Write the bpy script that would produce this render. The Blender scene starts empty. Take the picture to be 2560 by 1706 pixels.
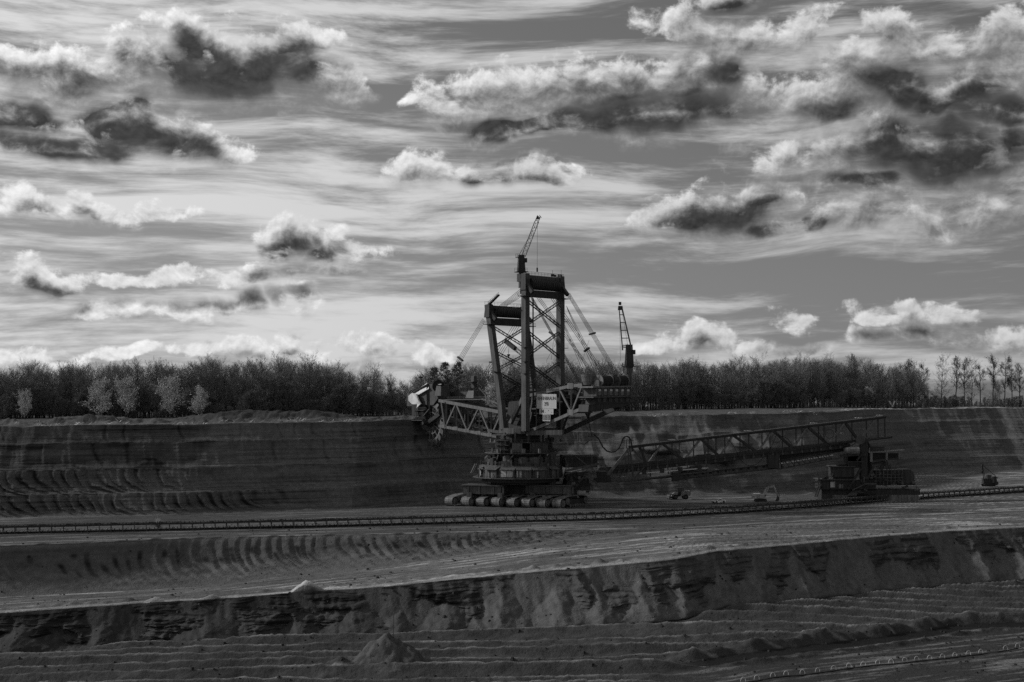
import bpy, bmesh, math, random
import numpy as np
from mathutils import Vector, Matrix

# ---------------------------------------------------------------- camera, world, sun, exposure
SC = bpy.context.scene
COL = SC.collection
CAMZ = 42.0            # eye height above the excavator bench (z = 0)
FPX = 3555.0           # focal length in pixels of the 2560 px wide photograph
HOR = 1000.0           # row of the horizon in it
cam_d = bpy.data.cameras.new('camera')
cam = bpy.data.objects.new('camera', cam_d)
COL.objects.link(cam)
cam.location = (0, 0, CAMZ)
cam.rotation_euler = (math.radians(90), 0, 0)
cam_d.sensor_width = 36.0
cam_d.lens = 36.0 * FPX / 2560.0
cam_d.shift_y = (HOR - 853.0) / 2560.0
cam_d.clip_start = 1.0
cam_d.clip_end = 60000.0
SC.camera = cam
SC.render.resolution_x = 1024
SC.render.resolution_y = 682
SC.view_settings.view_transform = 'Standard'
SC.view_settings.look = 'None'
SC.view_settings.exposure = 0.0
SC.view_settings.gamma = 1.0
SC.view_settings.use_curve_mapping = False
SC.cycles.max_bounces = 3
SC.cycles.diffuse_bounces = 2
SC.cycles.glossy_bounces = 1
SC.cycles.transparent_max_bounces = 4
SC.cycles.caustics_reflective = False
SC.cycles.caustics_refractive = False
SC.cycles.use_denoising = False
SC.cycles.sample_clamp_direct = 3.0
SC.cycles.sample_clamp_indirect = 1.0

SUN_EL = math.radians(30.0)
SUN_AZ = math.radians(-80.0)       # from the left, a little in front of the camera
sun_dir = Vector((math.sin(SUN_AZ) * math.cos(SUN_EL), math.cos(SUN_AZ) * math.cos(SUN_EL), math.sin(SUN_EL)))
sl = bpy.data.lights.new('sun', 'SUN')
sl.energy = 2.3
sl.angle = math.radians(4.0)
sl.color = (1, 1, 1)
so = bpy.data.objects.new('sun', sl)
COL.objects.link(so)
so.rotation_euler = (-sun_dir).to_track_quat('-Z', 'Y').to_euler()
so.location = (0, 0, 300)


class NT:
    """tiny helper for wiring nodes"""
    def __init__(self, tree):
        self.t = tree
        self.n = tree.nodes
        self.l = tree.links

    def put(self, sock, v):
        if v is None:
            return
        if isinstance(v, bpy.types.NodeSocket):
            self.l.new(v, sock)
        else:
            sock.default_value = v

    def math(self, op, a, b=None, c=None, clamp=False):
        n = self.n.new('ShaderNodeMath')
        n.operation = op
        n.use_clamp = clamp
        for i, v in enumerate((a, b, c)):
            self.put(n.inputs[i], v)
        return n.outputs[0]

    def vec(self, op, a, b=None, c=None):
        n = self.n.new('ShaderNodeVectorMath')
        n.operation = op
        for i, v in enumerate((a, b, c)):
            self.put(n.inputs[i], v)
        return n.outputs['Value'] if op in ('LENGTH', 'DOT_PRODUCT', 'DISTANCE') else n.outputs[0]

    def noise(self, v, scale=1.0, detail=4.0, rough=0.5, dist=0.0, lac=2.0, color=False, dim='3D'):
        n = self.n.new('ShaderNodeTexNoise')
        n.noise_dimensions = dim
        self.put(n.inputs['Vector'], v)
        n.inputs['Scale'].default_value = scale
        n.inputs['Detail'].default_value = detail
        n.inputs['Roughness'].default_value = rough
        n.inputs['Distortion'].default_value = dist
        n.inputs['Lacunarity'].default_value = lac
        return n.outputs['Color'] if color else n.outputs['Fac']

    def rng(self, v, a, b, c=0.0, d=1.0, smooth=True):
        n = self.n.new('ShaderNodeMapRange')
        n.interpolation_type = 'SMOOTHSTEP' if smooth else 'LINEAR'
        n.clamp = True
        self.put(n.inputs[0], v)
        for i, x in enumerate((a, b, c, d)):
            self.put(n.inputs[1 + i], x)
        return n.outputs[0]

    def mix(self, f, a, b):
        n = self.n.new('ShaderNodeMix')
        n.data_type = 'FLOAT'
        self.put(n.inputs[0], f)
        self.put(n.inputs[2], a)
        self.put(n.inputs[3], b)
        return n.outputs[0]

    def comb(self, x, y, z):
        n = self.n.new('ShaderNodeCombineXYZ')
        for i, v in enumerate((x, y, z)):
            self.put(n.inputs[i], v)
        return n.outputs[0]

    def sep(self, v):
        n = self.n.new('ShaderNodeSeparateXYZ')
        self.put(n.inputs[0], v)
        return n.outputs

    def grey(self, v):
        n = self.n.new('ShaderNodeCombineColor')
        for i in range(3):
            self.put(n.inputs[i], v)
        return n.outputs[0]


# cumulus: (column, row, half width, half height) in photograph pixels turned into sky angles, and how dark the base is
CLOUDS = [
    # upper left mass
    (590, 175, 235, 95, 0.97), (520, 110, 130, 70, 0.62), (440, 60, 95, 48, 0.3), (690, 130, 130, 60, 0.55), (330, 160, 110, 70, 0.35), (150, 190, 200, 85, 0.28), (20, 150, 103, 55, 0.12), (800, 200, 103, 55, 0.1), (760, 110, 103, 39, 0.1),
    (50, 290, 130, 62, 0.86), (330, 320, 170, 85, 0.88), (200, 370, 260, 50, 0.92), (480, 370, 130, 55, 0.4), (180, 300, 95, 39, 0.1), (600, 385, 52, 23, 0.05),
    # middle mass
    (1130, 270, 103, 62, 0.1), (1220, 225, 129, 66, 0.14), (1330, 190, 112, 58, 0.1), (1440, 215, 150, 80, 0.22), (1560, 205, 130, 70, 0.3), (1330, 315, 230, 38, 0.8), (1600, 285, 260, 70, 0.97), (1480, 300, 200, 50, 0.92), (1720, 195, 130, 70, 0.22), (1800, 195, 90, 55, 0.5), (1880, 205, 103, 43, 0.15),
    (1250, 430, 150, 38, 0.8), (1190, 415, 90, 42, 0.55), (1060, 420, 103, 48, 0.1), (1340, 440, 70, 20, 0.6),
    # right mass
    (2230, 215, 130, 70, 0.66), (2120, 200, 112, 55, 0.14), (2380, 245, 150, 50, 0.8), (2500, 275, 150, 48, 0.95), (2480, 200, 129, 39, 0.15), (2010, 240, 112, 47, 0.12),
    (2290, 350, 190, 80, 0.97), (2420, 395, 220, 62, 0.95), (2200, 330, 120, 70, 0.45), (2080, 350, 112, 70, 0.14), (1960, 380, 120, 47, 0.08), (2170, 440, 130, 34, 0.6), (2540, 340, 90, 50, 0.4), (2060, 270, 120, 40, 0.35),
    (1830, -8, 130, 46, 0.95), (1700, 70, 120, 47, 0.06), (1850, 100, 112, 58, 0.1), (1760, 140, 77, 31, 0.12), (2000, 80, 103, 47, 0.06), (2230, 90, 77, 66, 0.12), (2140, 140, 103, 39, 0.08), (2330, 130, 95, 43, 0.1), (2490, 90, 77, 62, 0.14), (2550, 140, 69, 55, 0.08),
    # second row
    (1750, 545, 120, 62, 0.6), (1850, 530, 130, 85, 0.74), (1910, 480, 70, 48, 0.15), (1680, 550, 90, 48, 0.15), (1960, 575, 110, 34, 0.55), (2050, 570, 90, 28, 0.6), (2150, 530, 110, 72, 0.1), (2260, 520, 110, 70, 0.1), (2370, 560, 70, 36, 0.06), (2480, 520, 80, 60, 0.1), (2555, 500, 60, 70, 0.14),
    (690, 640, 90, 40, 0.5), (760, 610, 100, 58, 0.45), (840, 645, 80, 36, 0.5), (900, 640, 70, 30, 0.05), 
    (110, 535, 70, 34, 0.55), (200, 520, 60, 38, 0.5), (300, 535, 110, 30, 0.34), (30, 510, 80, 40, 0.15), (400, 540, 60, 22, 0.2),
    # low rows
    (60, 690, 100, 40, 0.62), (170, 705, 90, 32, 0.55), (290, 700, 80, 26, 0.3), (380, 695, 100, 24, 0.22), (500, 690, 110, 22, 0.25), (620, 690, 120, 26, 0.32), (740, 690, 90, 20, 0.3), (860, 690, 70, 16, 0.1),
    (250, 778, 80, 26, 0.12), (350, 768, 75, 36, 0.14), (450, 770, 80, 30, 0.1), (540, 762, 60, 28, 0.1), (590, 750, 45, 34, 0.34), (680, 748, 60, 30, 0.14), (760, 742, 60, 36, 0.3), (810, 755, 40, 20, 0.08), 
    (30, 890, 90, 38, 0.22), (120, 905, 70, 24, 0.05), (250, 885, 60, 22, 0.05), (340, 880, 70, 18, 0.08), (470, 880, 70, 26, 0.1), (590, 875, 80, 30, 0.1), (700, 860, 70, 38, 0.1), (790, 870, 70, 30, 0.14), (880, 865, 70, 30, 0.1), (970, 880, 70, 34, 0.1), (1080, 885, 70, 30, 0.08), (640, 905, 110, 20, 0.08), (860, 910, 120, 20, 0.08),
    
    (1640, 865, 70, 24, 0.1), (1720, 850, 60, 40, 0.2), (1800, 855, 70, 34, 0.18), (1890, 865, 60, 20, 0.1), (1990, 870, 60, 16, 0.1),
    (1975, 812, 75, 24, 0.2), (2170, 790, 60, 26, 0.08), (2240, 775, 55, 34, 0.12), (2330, 770, 70, 34, 0.14), (2390, 790, 50, 26, 0.1), (2170, 840, 60, 22, 0.2), (2270, 830, 80, 26, 0.26), (2380, 830, 60, 26, 0.2), (2470, 835, 60, 36, 0.14), (2550, 850, 60, 30, 0.2), 
]


def sky_angles(px, py):
    u = (px - 1280.0) / FPX
    v = (HOR - py) / FPX
    return math.atan(u), math.atan(v * math.cos(math.atan(u)))


TILES = []


def build_world():
    w = bpy.data.worlds.new('World')
    SC.world = w
    w.use_nodes = True
    N = NT(w.node_tree)
    w.node_tree.nodes.clear()
    tc = N.n.new('ShaderNodeTexCoord')
    d = N.sep(N.vec('NORMALIZE', tc.outputs['Generated']))
    az = N.math('ARCTAN2', d[0], d[1])
    el = N.math('ARCSINE', d[2])
    P = N.comb(az, el, 0.0)

    # Nishita sky, reduced to luminance: the photograph is black and white
    sky = N.n.new('ShaderNodeTexSky')
    sky.sky_type = 'NISHITA'
    sky.sun_disc = False
    sky.sun_elevation = SUN_EL
    sky.sun_rotation = SUN_AZ
    sky.altitude = 100.0
    sky.air_density = 1.0
    sky.dust_density = 0.6
    bw = N.n.new('ShaderNodeRGBToBW')
    N.l.new(sky.outputs[0], bw.inputs[0])
    base = N.math('MULTIPLY', bw.outputs[0], SKY_BASE)
    base = N.math('MINIMUM', N.math('ADD', base, 0.35), 2.6)

    # thin cloud scatters forward: brighter towards the sun, duller away from it
    sd = N.vec('DOT_PRODUCT', N.vec('NORMALIZE', tc.outputs['Generated']), tuple(sun_dir))
    phase = N.math('POWER', N.math('MULTIPLY_ADD', sd, 0.5, 0.5), 1.5)
    phase = N.math('MULTIPLY_ADD', phase, 0.95, 0.52)

    # stretched high cloud (the level streaks)
    wq = N.noise(N.vec('MULTIPLY', P, (5.0, 10.0, 1.0)), scale=1.0, detail=1.0, color=True, dim='2D')
    Ps = N.vec('ADD', P, N.vec('MULTIPLY_ADD', wq, (0.10, 0.022, 0.0), (-0.05, -0.011, 0.0)))
    s1 = N.noise(N.vec('MULTIPLY_ADD', Ps, (5.5, 48.0, 1.0), (3.1, 1.3, 4.0)), scale=1.0, detail=8.0, rough=0.63, dim='2D')
    band = N.noise(N.comb(N.math('MULTIPLY', az, 1.2), N.math('MULTIPLY', el, 17.0), 5.5), scale=1.0, detail=1.0, dim='2D')
    st = N.math('ADD', s1, N.math('MULTIPLY_ADD', band, 0.55, -0.275))
    for (e0, wd, am) in BANDS:
        b2 = N.math('MULTIPLY_ADD', N.math('ABSOLUTE', N.math('SUBTRACT', el, e0)), -am / wd, am)
        st = N.math('ADD', st, N.math('MAXIMUM', b2, 0.0))
    stk = N.rng(st, 0.40, 0.74)
    skyc = N.mix(stk, base, N.math('MULTIPLY_ADD', base, 0.4, 5.4))

    def background(v):
        bg = N.n.new('ShaderNodeBackground')
        N.l.new(N.grey(N.math('MULTIPLY', v, phase)), bg.inputs[0])
        bg.inputs[1].default_value = 0.1
        return bg.outputs[0]

    # cumulus shading, shared by all parts of the sky
    g = bpy.data.node_groups.new('cumulus_shade', 'ShaderNodeTree')
    for nm in ('Field', 'FieldUp', 'Dark', 'N0', 'N1', 'N2', 'Sky'):
        g.interface.new_socket(nm, in_out='INPUT', socket_type='NodeSocketFloat')
    g.interface.new_socket('Out', in_out='OUTPUT', socket_type='NodeSocketFloat')
    G = NT(g)
    I = g.nodes.new('NodeGroupInput').outputs
    f0, f1, k0, n0, n1, n2, skyi = [I[i] for i in range(7)]
    under = G.rng(G.math('SUBTRACT', f1, f0), -0.10, 0.16)          # 1 on the underside, 0 on the crown
    amp = G.math('MULTIPLY_ADD', under, -1.2, 2.4)
    F0 = G.math('MULTIPLY_ADD', n0, amp, G.math('MINIMUM', f0, 0.6))
    F1 = G.math('MULTIPLY_ADD', n1, 1.5, f1)
    alpha = G.rng(F0, G.math('MULTIPLY_ADD', under, -0.22, 0.0), G.math('MULTIPLY_ADD', under, 0.22, 0.50))
    lit = G.math('SUBTRACT', 1.0, G.rng(F1, -0.35, 0.55))
    emb = G.math('SUBTRACT', n0, n2)
    dk = G.rng(G.math('MULTIPLY_ADD', n1, 0.40, k0), -0.04, 0.42)
    shade = G.math('MULTIPLY', G.math('POWER', dk, 0.8), G.math('MULTIPLY_ADD', lit, -0.8, 1.0))
    bright = G.math('MULTIPLY_ADD', lit, 3.5, 3.9)
    col = G.mix(shade, bright, 0.52)
    col = G.math('MULTIPLY_ADD', G.math('MULTIPLY', emb, G.math('MULTIPLY_ADD', shade, -0.88, 1.0)), 10.0, col)
    col = G.math('MAXIMUM', col, 0.3)
    gout = g.nodes.new('NodeGroupOutput')
    g.links.new(G.mix(alpha, skyi, col), gout.inputs[0])

    def shade_clouds(f0, f1, k0, n0, n1, n2):
        n = N.n.new('ShaderNodeGroup')
        n.node_tree = g
        for i, v in enumerate((f0, f1, k0, n0, n1, n2, skyc)):
            N.put(n.inputs[i], v)
        return background(n.outputs[0])

    # ---- the rest of the sky: the same kind of cloud, placed by noise
    def gen(p):
        x = N.noise(N.vec('MULTIPLY', p, (7.0, 16.0, 1.0)), scale=1.0, detail=4.0, rough=0.55, dim='2D')
        return N.math('MULTIPLY_ADD', x, 5.0, -2.6)
    ga = gen(P)
    gb = gen(N.vec('ADD', P, (-0.003, 0.0085, 0.0)))
    rest = shade_clouds(ga, gb, N.math('MULTIPLY', ga, 0.6), 0.0, 0.0, 0.0)

    # ---- the stretch of sky over the pit: clouds where they stood
    wn = N.noise(P, scale=13.0, detail=3.0, rough=0.5, color=True, dim='2D')
    wv = N.vec('MULTIPLY_ADD', wn, (0.056, 0.030, 0.0), (-0.028, -0.015, 0.0))
    Q0 = N.vec('ADD', P, wv)
    Q1 = N.vec('ADD', Q0, (-0.0035, 0.0135, 0.0))

    def puff(p):
        pb = N.vec('MULTIPLY', p, (1.0, 1.3, 1.0))
        return N.math('SUBTRACT', N.noise(pb, scale=36.0, detail=8.0, rough=0.60, dist=0.15, dim='2D'), 0.5)
    puff2 = puff
    n0 = puff(P)
    n1 = puff(N.vec('ADD', P, (-0.0030, 0.0085, 0.0)))
    n2 = puff2(N.vec('ADD', P, (-0.0012, 0.0030, 0.0)))

    def tile(cs):
        tg = bpy.data.node_groups.new('cumulus_place', 'ShaderNodeTree')
        for nm in ('Q0', 'Q1'):
            tg.interface.new_socket(nm, in_out='INPUT', socket_type='NodeSocketVector')
        for nm in ('Field', 'Dark', 'FieldUp'):
            tg.interface.new_socket(nm, in_out='OUTPUT', socket_type='NodeSocketFloat')
        T = NT(tg)
        ti = tg.nodes.new('NodeGroupInput').outputs
        TILES.append(len(cs))
        run0 = run1 = None
        cnt, qs = 0, [ti[0], ti[1]]
        for (cx, cy, rx, ry, k) in cs:
            a, e = sky_angles(cx, cy)
            ra, re = rx / FPX * 1.12, ry / FPX * 1.05
            cnt += 1
            if cnt % 5 == 0:      # order the tests so that few values are live at a time
                qs = [T.vec('MULTIPLY_ADD', run0, (1e-9, 1e-9, 0.0), q) for q in qs]
            for i in (0, 1):
                v = T.vec('MULTIPLY_ADD', qs[i], (1 / ra, 1 / re, 0.0), (-a / ra, -e / re, 0.0))
                L = T.vec('LENGTH', v)
                if i == 0:
                    m = T.vec('MULTIPLY_ADD', L, (-1.0, -k, 0.0), (1.0, k, 0.0))
                    run0 = m if run0 is None else T.vec('MAXIMUM', run0, m)
                else:
                    run1 = L if run1 is None else T.math('MINIMUM', run1, L)
        if run0 is None:
            return background(skyc)
        s = T.sep(run0)
        to = tg.nodes.new('NodeGroupOutput')
        tg.links.new(s[0], to.inputs[0])
        tg.links.new(s[1], to.inputs[1])
        tg.links.new(T.math('SUBTRACT', 1.0, run1), to.inputs[2])
        n = N.n.new('ShaderNodeGroup')
        n.node_tree = tg
        N.l.new(Q0, n.inputs[0])
        N.l.new(Q1, n.inputs[1])
        return shade_clouds(n.outputs[0], n.outputs[2], n.outputs[1], n0, n1, n2)

    def mixsh(f, a, b):
        m = N.n.new('ShaderNodeMixShader')
        N.l.new(f, m.inputs[0])
        N.l.new(a, m.inputs[1])
        N.l.new(b, m.inputs[2])
        return m.outputs[0]

    def touching(a0, a1, e0, e1):
        r = []
        for c in CLOUDS:
            a, e = sky_angles(c[0], c[1])
            ra, re = c[2] / FPX * 1.12, c[3] / FPX * 1.05
            if a + 1.6 * ra + .022 < a0 or a - 1.6 * ra - .022 > a1 or e + 1.6 * re + .012 < e0 or e - 1.6 * re - .021 > e1:
                continue
            r.append(c)
        return r

    A = [-0.42, -0.28, -0.20, -0.12, -0.04, 0.04, 0.12, 0.20, 0.28, 0.42]
    E = [-0.06, 0.045, 0.08, 0.125, 0.175, 0.225, 0.30]

    def by_el(i, lo, hi):
        if hi - lo == 1:
            return tile(touching(A[i], A[i + 1], E[lo], E[hi]))
        m = (lo + hi) // 2
        return mixsh(N.math('GREATER_THAN', el, E[m]), by_el(i, lo, m), by_el(i, m, hi))

    def by_az(lo, hi):
        if hi - lo == 1:
            return by_el(lo, 0, len(E) - 1)
        m = (lo + hi) // 2
        return mixsh(N.math('GREATER_THAN', az, A[m]), by_az(lo, m), by_az(m, hi))

    inside = N.math('MULTIPLY', N.math('LESS_THAN', N.math('ABSOLUTE', az), 0.42), N.math('LESS_THAN', el, 0.30))
    inside = N.math('MULTIPLY', inside, N.math('GREATER_THAN', el, -0.06))
    o = N.n.new('ShaderNodeOutputWorld')
    N.l.new(mixsh(inside, rest, by_az(0, len(A) - 1)), o.inputs[0])
    w.cycles.sampling_method = 'MANUAL'
    w.cycles.sample_map_resolution = 256


SKY_BASE = 0.42
BANDS = [(0.118, 0.034, 0.10), (0.055, 0.035, 0.09)]
build_world()

# ---------------------------------------------------------------- helpers
def px2w(px, py, D):
    """point that stands D metres from the eye plane and shows at a given place of the photograph"""
    return Vector(((px - 1280.0) / FPX * D, D, CAMZ - (py - HOR) / FPX * D))


def tag(o, label=None, cat=None, group=None, kind=None):
    if label:
        o['label'] = label
    if cat:
        o['category'] = cat
    if group:
        o['group'] = group
    if kind:
        o['kind'] = kind
    return o


def empty(name, loc, rz=0.0):
    o = bpy.data.objects.new(name, None)
    COL.objects.link(o)
    o.location = loc
    o.rotation_euler = (0, 0, rz)
    o.empty_display_size = 0.5
    return o


MATS = {}


def pmat(name, base, var=0.25, scale=0.6, rough=0.75, metal=0.0, streak=0.0, spec=0.3, bump=0.0, attr=None):
    """procedural grey material: mottling, vertical rust/dirt streaks, slight relief"""
    m = bpy.data.materials.new(name)
    m.use_nodes = True
    N = NT(m.node_tree)
    b = m.node_tree.nodes['Principled BSDF']
    tc = N.n.new('ShaderNodeTexCoord')
    P = tc.outputs['Object']
    n1 = N.noise(P, scale=scale, detail=5.0, rough=0.6)
    v = N.math('MULTIPLY_ADD', N.math('SUBTRACT', n1, 0.5), 2.0 * var, 1.0)
    if streak:
        n2 = N.noise(N.vec('MULTIPLY', P, (1.6, 1.6, 0.12)), scale=1.0, detail=4.0, rough=0.6)
        v = N.math('MULTIPLY', v, N.rng(n2, 0.38, 0.62, 1.0 - streak, 1.0))
    v = N.math('MULTIPLY', v, base)
    N.l.new(N.grey(v), b.inputs['Base Color'])
    b.inputs['Roughness'].default_value = rough
    b.inputs['Metallic'].default_value = metal
    b.inputs['Specular IOR Level'].default_value = spec
    if bump:
        bp = N.n.new('ShaderNodeBump')
        bp.inputs['Strength'].default_value = bump
        bp.inputs['Distance'].default_value = 0.1
        N.l.new(N.noise(P, scale=scale * 6, detail=4.0), bp.inputs['Height'])
        N.l.new(bp.outputs[0], b.inputs['Normal'])
    MATS[name] = m
    return m


def mesh_np(name, co, faces, mat, smooth=True, attrs=None):
    """mesh from numpy arrays: co (n,3), faces (m,k)"""
    me = bpy.data.meshes.new(name)
    nv, nf, k = len(co), len(faces), faces.shape[1]
    me.vertices.add(nv)
    me.vertices.foreach_set('co', np.ascontiguousarray(co, dtype=np.float32).ravel())
    me.loops.add(nf * k)
    me.loops.foreach_set('vertex_index', np.ascontiguousarray(faces, dtype=np.int32).ravel())
    me.polygons.add(nf)
    me.polygons.foreach_set('loop_start', np.arange(0, nf * k, k, dtype=np.int32))
    if smooth:
        me.polygons.foreach_set('use_smooth', np.ones(nf, dtype=bool))
    me.update(calc_edges=True)
    for an, av in (attrs or {}).items():
        at = me.attributes.new(an, 'FLOAT', 'POINT')
        at.data.foreach_set('value', np.ascontiguousarray(av, dtype=np.float32).ravel())
    if mat:
        me.materials.append(mat)
    return me


def link(name, me, parent=None):
    o = bpy.data.objects.new(name, me)
    COL.objects.link(o)
    if parent is not None:
        o.parent = parent
    return o


# ---- numpy gradient noise
_prs = np.random.RandomState(11)
_PERM = _prs.permutation(4096).astype(np.int32)
_GC = np.cos(np.arange(4096) * (2 * np.pi / 4096)).astype(np.float32)
_GS = np.sin(np.arange(4096) * (2 * np.pi / 4096)).astype(np.float32)


def perlin(x, y, seed=0):
    x = np.asarray(x, dtype=np.float64)
    y = np.asarray(y, dtype=np.float64)
    x0, y0 = np.floor(x), np.floor(y)
    fx, fy = (x - x0).astype(np.float32), (y - y0).astype(np.float32)
    ix, iy = x0.astype(np.int32), y0.astype(np.int32)
    s = int(seed) * 131
    r0, r1 = _PERM[(iy + s) & 4095], _PERM[(iy + 1 + s) & 4095]
    ix1 = ix + 1
    def g(ixx, r, dx, dy):
        h = _PERM[(ixx + r) & 4095]
        return _GC[h] * (fx - dx) + _GS[h] * (fy - dy)
    u = fx * fx * fx * (fx * (fx * 6 - 15) + 10)
    v = fy * fy * fy * (fy * (fy * 6 - 15) + 10)
    a = g(ix, r0, 0, 0)
    a = a + u * (g(ix1, r0, 1, 0) - a)
    b = g(ix, r1, 0, 1)
    b = b + u * (g(ix1, r1, 1, 1) - b)
    return ((a + v * (b - a)) * 1.41).astype(np.float64)


def fbm(x, y, oct=4, seed=0, gain=0.5):
    r, a, f, t = 0.0, 1.0, 1.0, 0.0
    for i in range(oct):
        r = r + a * perlin(x * f, y * f, seed + 17 * i)
        t += a
        a *= gain
        f *= 2.03
    return r / t * 1.3


def sstep(v, a, b):
    t = np.clip((v - a) / (b - a), 0, 1)
    return t * t * (3 - 2 * t)


# ---------------------------------------------------------------- terrain: one sheet from under the eye to the horizon
def pl(pts):
    xs = np.array([p[0] for p in pts], float)
    return lambda x, k: np.interp(x, xs, np.array([p[k] for p in pts], float))


L_CREST = pl([(-3000, 330, -16), (-300, 352, -16), (-134, 372, -13.5), (-92, 376, -11.5), (-40, 379, -8.0), (13, 378, -3.0), (45, 383, -.6), (58, 397, 0), (84, 416, 0), (130, 452, 0), (169, 470, 0), (260, 505, 0), (3000, 700, 0)])
L_TOE1Z = pl([(-3000, -24), (-134, -23.5), (-40, -19.5), (13, -17), (57, -14.2), (169, -15.8), (3000, -16)])
L_BACK = pl([(-3000, 350, -16), (-300, 372, -16), (-143, 398, -13.2), (-91, 414, -12.4), (-34, 427, -7.5), (9, 449, -3.0), (40, 458, -.7), (58, 463, 0), (84, 478, 0), (130, 505, 0), (169, 525, 0), (260, 560, 0), (3000, 760, 0)])
L_TOP2 = pl([(-3000, 370, 0), (-300, 390, 0), (-146, 408, 0), (-95, 432, 0), (-35, 444, 0), (9, 455, 0), (40, 461, 0), (58, 465, 0), (84, 481, 0), (130, 508, 0), (169, 528, 0), (260, 563, 0), (3000, 764, 0)])
L_TOE = pl([(-3000, 440), (-400, 465), (-181, 504), (-120, 520), (-62, 549), (-45, 568), (-26, 585), (29, 606), (100, 622), (138, 642), (165, 690), (195, 755), (235, 815), (302, 839), (500, 860), (3000, 900)])
L_WCREST = pl([(-3000, 36, 32), (-181, 35, 31.9), (-62, 37, 33.2), (-34, 45, 34.0), (29, 45, 34.3), (138, 46, 35.5), (235, 46, 36.5), (302, 46, 36.8), (3000, 46, 38)])


def build_terrain():
    dx = 0.46
    xs = np.concatenate([[-3500, -2200, -1400, -900, -600, -420, -320, -270, -240, -222, -212], np.arange(-206, 322, dx),
                         [326, 332, 342, 360, 390, 440, 520, 700, 1000, 1600, 2400, 3500]])
    nx = len(xs)
    wob = fbm(xs / 38.0, xs * 0 + 3.3, 4, 5) * 3.0
    wob2 = fbm(xs / 55.0, xs * 0 + 9.3, 3, 15) * 4.0
    cy, cz = L_CREST(xs, 1) + wob * 1.0 + fbm(xs / 9.0, xs * 0, 3, 2) * 1.2, L_CREST(xs, 2)
    tz = L_TOE1Z(xs, 1)
    ty = cy - (cz - tz) * 1.02 + fbm(xs / 20.0, xs * 0 + 1.0, 3, 77) * 1.5
    by, bz = L_BACK(xs, 1) + wob2 * 0.3, L_BACK(xs, 2)
    sy, sz = L_TOP2(xs, 1) + wob2 * 0.3, L_TOP2(xs, 2)
    wy = L_TOE(xs, 1) + fbm(xs / 30.0, xs * 0 + 7.0, 3, 31) * 2.0
    hy, hz = wy + L_WCREST(xs, 1) + fbm(xs / 9.0, xs * 0, 4, 18) * 1.2, L_WCREST(xs, 2) + fbm(xs / 45.0, xs * 0, 3, 8) * 0.7 + fbm(xs / 7.0, xs * 0, 4, 28, .6) * .45
    X, Y, Z, S, V = [], [], [], [], []

    def rows(seg, y0, z0, y1, z1, ts, zf=None):
        for t in ts:
            X.append(xs)
            Y.append(y0 + (y1 - y0) * t)
            h = t if zf is None else zf(t)
            Z.append(z0 + (z1 - z0) * h)
            S.append(np.full(nx, seg))
            V.append(np.full(nx, t))

    one = np.ones(nx)
    fz = tz * 0.6 - 19.2 * 0.4
    rows(0, -3500 * one, fz, 280 * one, fz, [0, .3, .6, .8, .9, .95, .98, .99])
    rows(1, 280 * one, fz, ty, tz, np.linspace(0, 1, 221)[:-1], lambda t: t ** 3)
    rows(2, ty, tz, cy, cz, np.linspace(0, 1, 101)[:-1], lambda t: 0.72 * t ** 1.35 + 0.28 * t)
    rows(3, cy, cz, by, bz, np.linspace(0, 1, 61)[:-1])
    rows(4, by, bz, sy, sz, np.linspace(0, 1, 61)[:-1], lambda t: 0.6 * t + 0.4 * t ** 1.8)
    rows(5, sy, sz, wy, 0 * one, np.linspace(0, 1, 121)[:-1])
    # the face: four slices, each hollow as the wheel leaves it
    cuts = [0, .235, .50, .80, 1.0]

    def face(t):
        k = min(3, int(np.searchsorted(cuts, t, 'right') - 1))
        q = (t - cuts[k]) / (cuts[k + 1] - cuts[k])
        return cuts[k] + (cuts[k + 1] - cuts[k]) * (0.25 * q + 0.75 * q ** 1.7)
    rows(6, wy, 0 * one, hy, hz, np.linspace(0, 1, 181)[:-1], face)
    rows(7, hy, hz, hy + 110, hz + 1.0, np.linspace(0, 1, 81)[:-1])
    pz = hz + 1.0
    rows(8, hy + 110, pz, hy * 0 + 14000, pz * 0 + 44, [0, .004, .01, .02, .04, .08, .16, .3, .5, .75, 1.0])
    X, Y, Z, S, V = [np.array(a) for a in (X, Y, Z, S, V)]
    ALB = np.full(X.shape, 0.16)
    inx = (np.abs(X) < 400)

    # ---- pit floor: dozed windrows, comb marks on their faces
    m = (S == 1)
    x, y = X[m], Y[m]
    yy = y + 1.5 * fbm(x / 60, y / 60, 3, 41) + 0.035 * x + 2.2 * perlin(x / 95, y / 300, 3)
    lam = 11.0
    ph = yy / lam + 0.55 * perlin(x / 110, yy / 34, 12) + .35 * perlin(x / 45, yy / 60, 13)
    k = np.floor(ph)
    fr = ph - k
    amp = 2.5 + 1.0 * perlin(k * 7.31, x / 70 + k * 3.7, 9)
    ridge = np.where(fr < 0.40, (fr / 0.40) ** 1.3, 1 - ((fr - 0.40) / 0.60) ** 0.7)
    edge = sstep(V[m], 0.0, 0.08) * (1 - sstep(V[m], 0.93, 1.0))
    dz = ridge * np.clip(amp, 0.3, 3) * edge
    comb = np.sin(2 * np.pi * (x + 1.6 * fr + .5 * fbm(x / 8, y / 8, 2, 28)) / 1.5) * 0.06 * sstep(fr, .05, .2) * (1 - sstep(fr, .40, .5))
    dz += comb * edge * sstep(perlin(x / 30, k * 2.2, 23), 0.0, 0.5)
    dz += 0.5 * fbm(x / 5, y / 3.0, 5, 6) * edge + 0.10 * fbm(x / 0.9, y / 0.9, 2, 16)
    a = 0.075 + 0.025 * fbm(x / 12, y / 5, 4, 61) - 0.015 * sstep(fbm(x / 30, y / 10, 3, 71), 0.1, 0.5)
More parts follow.
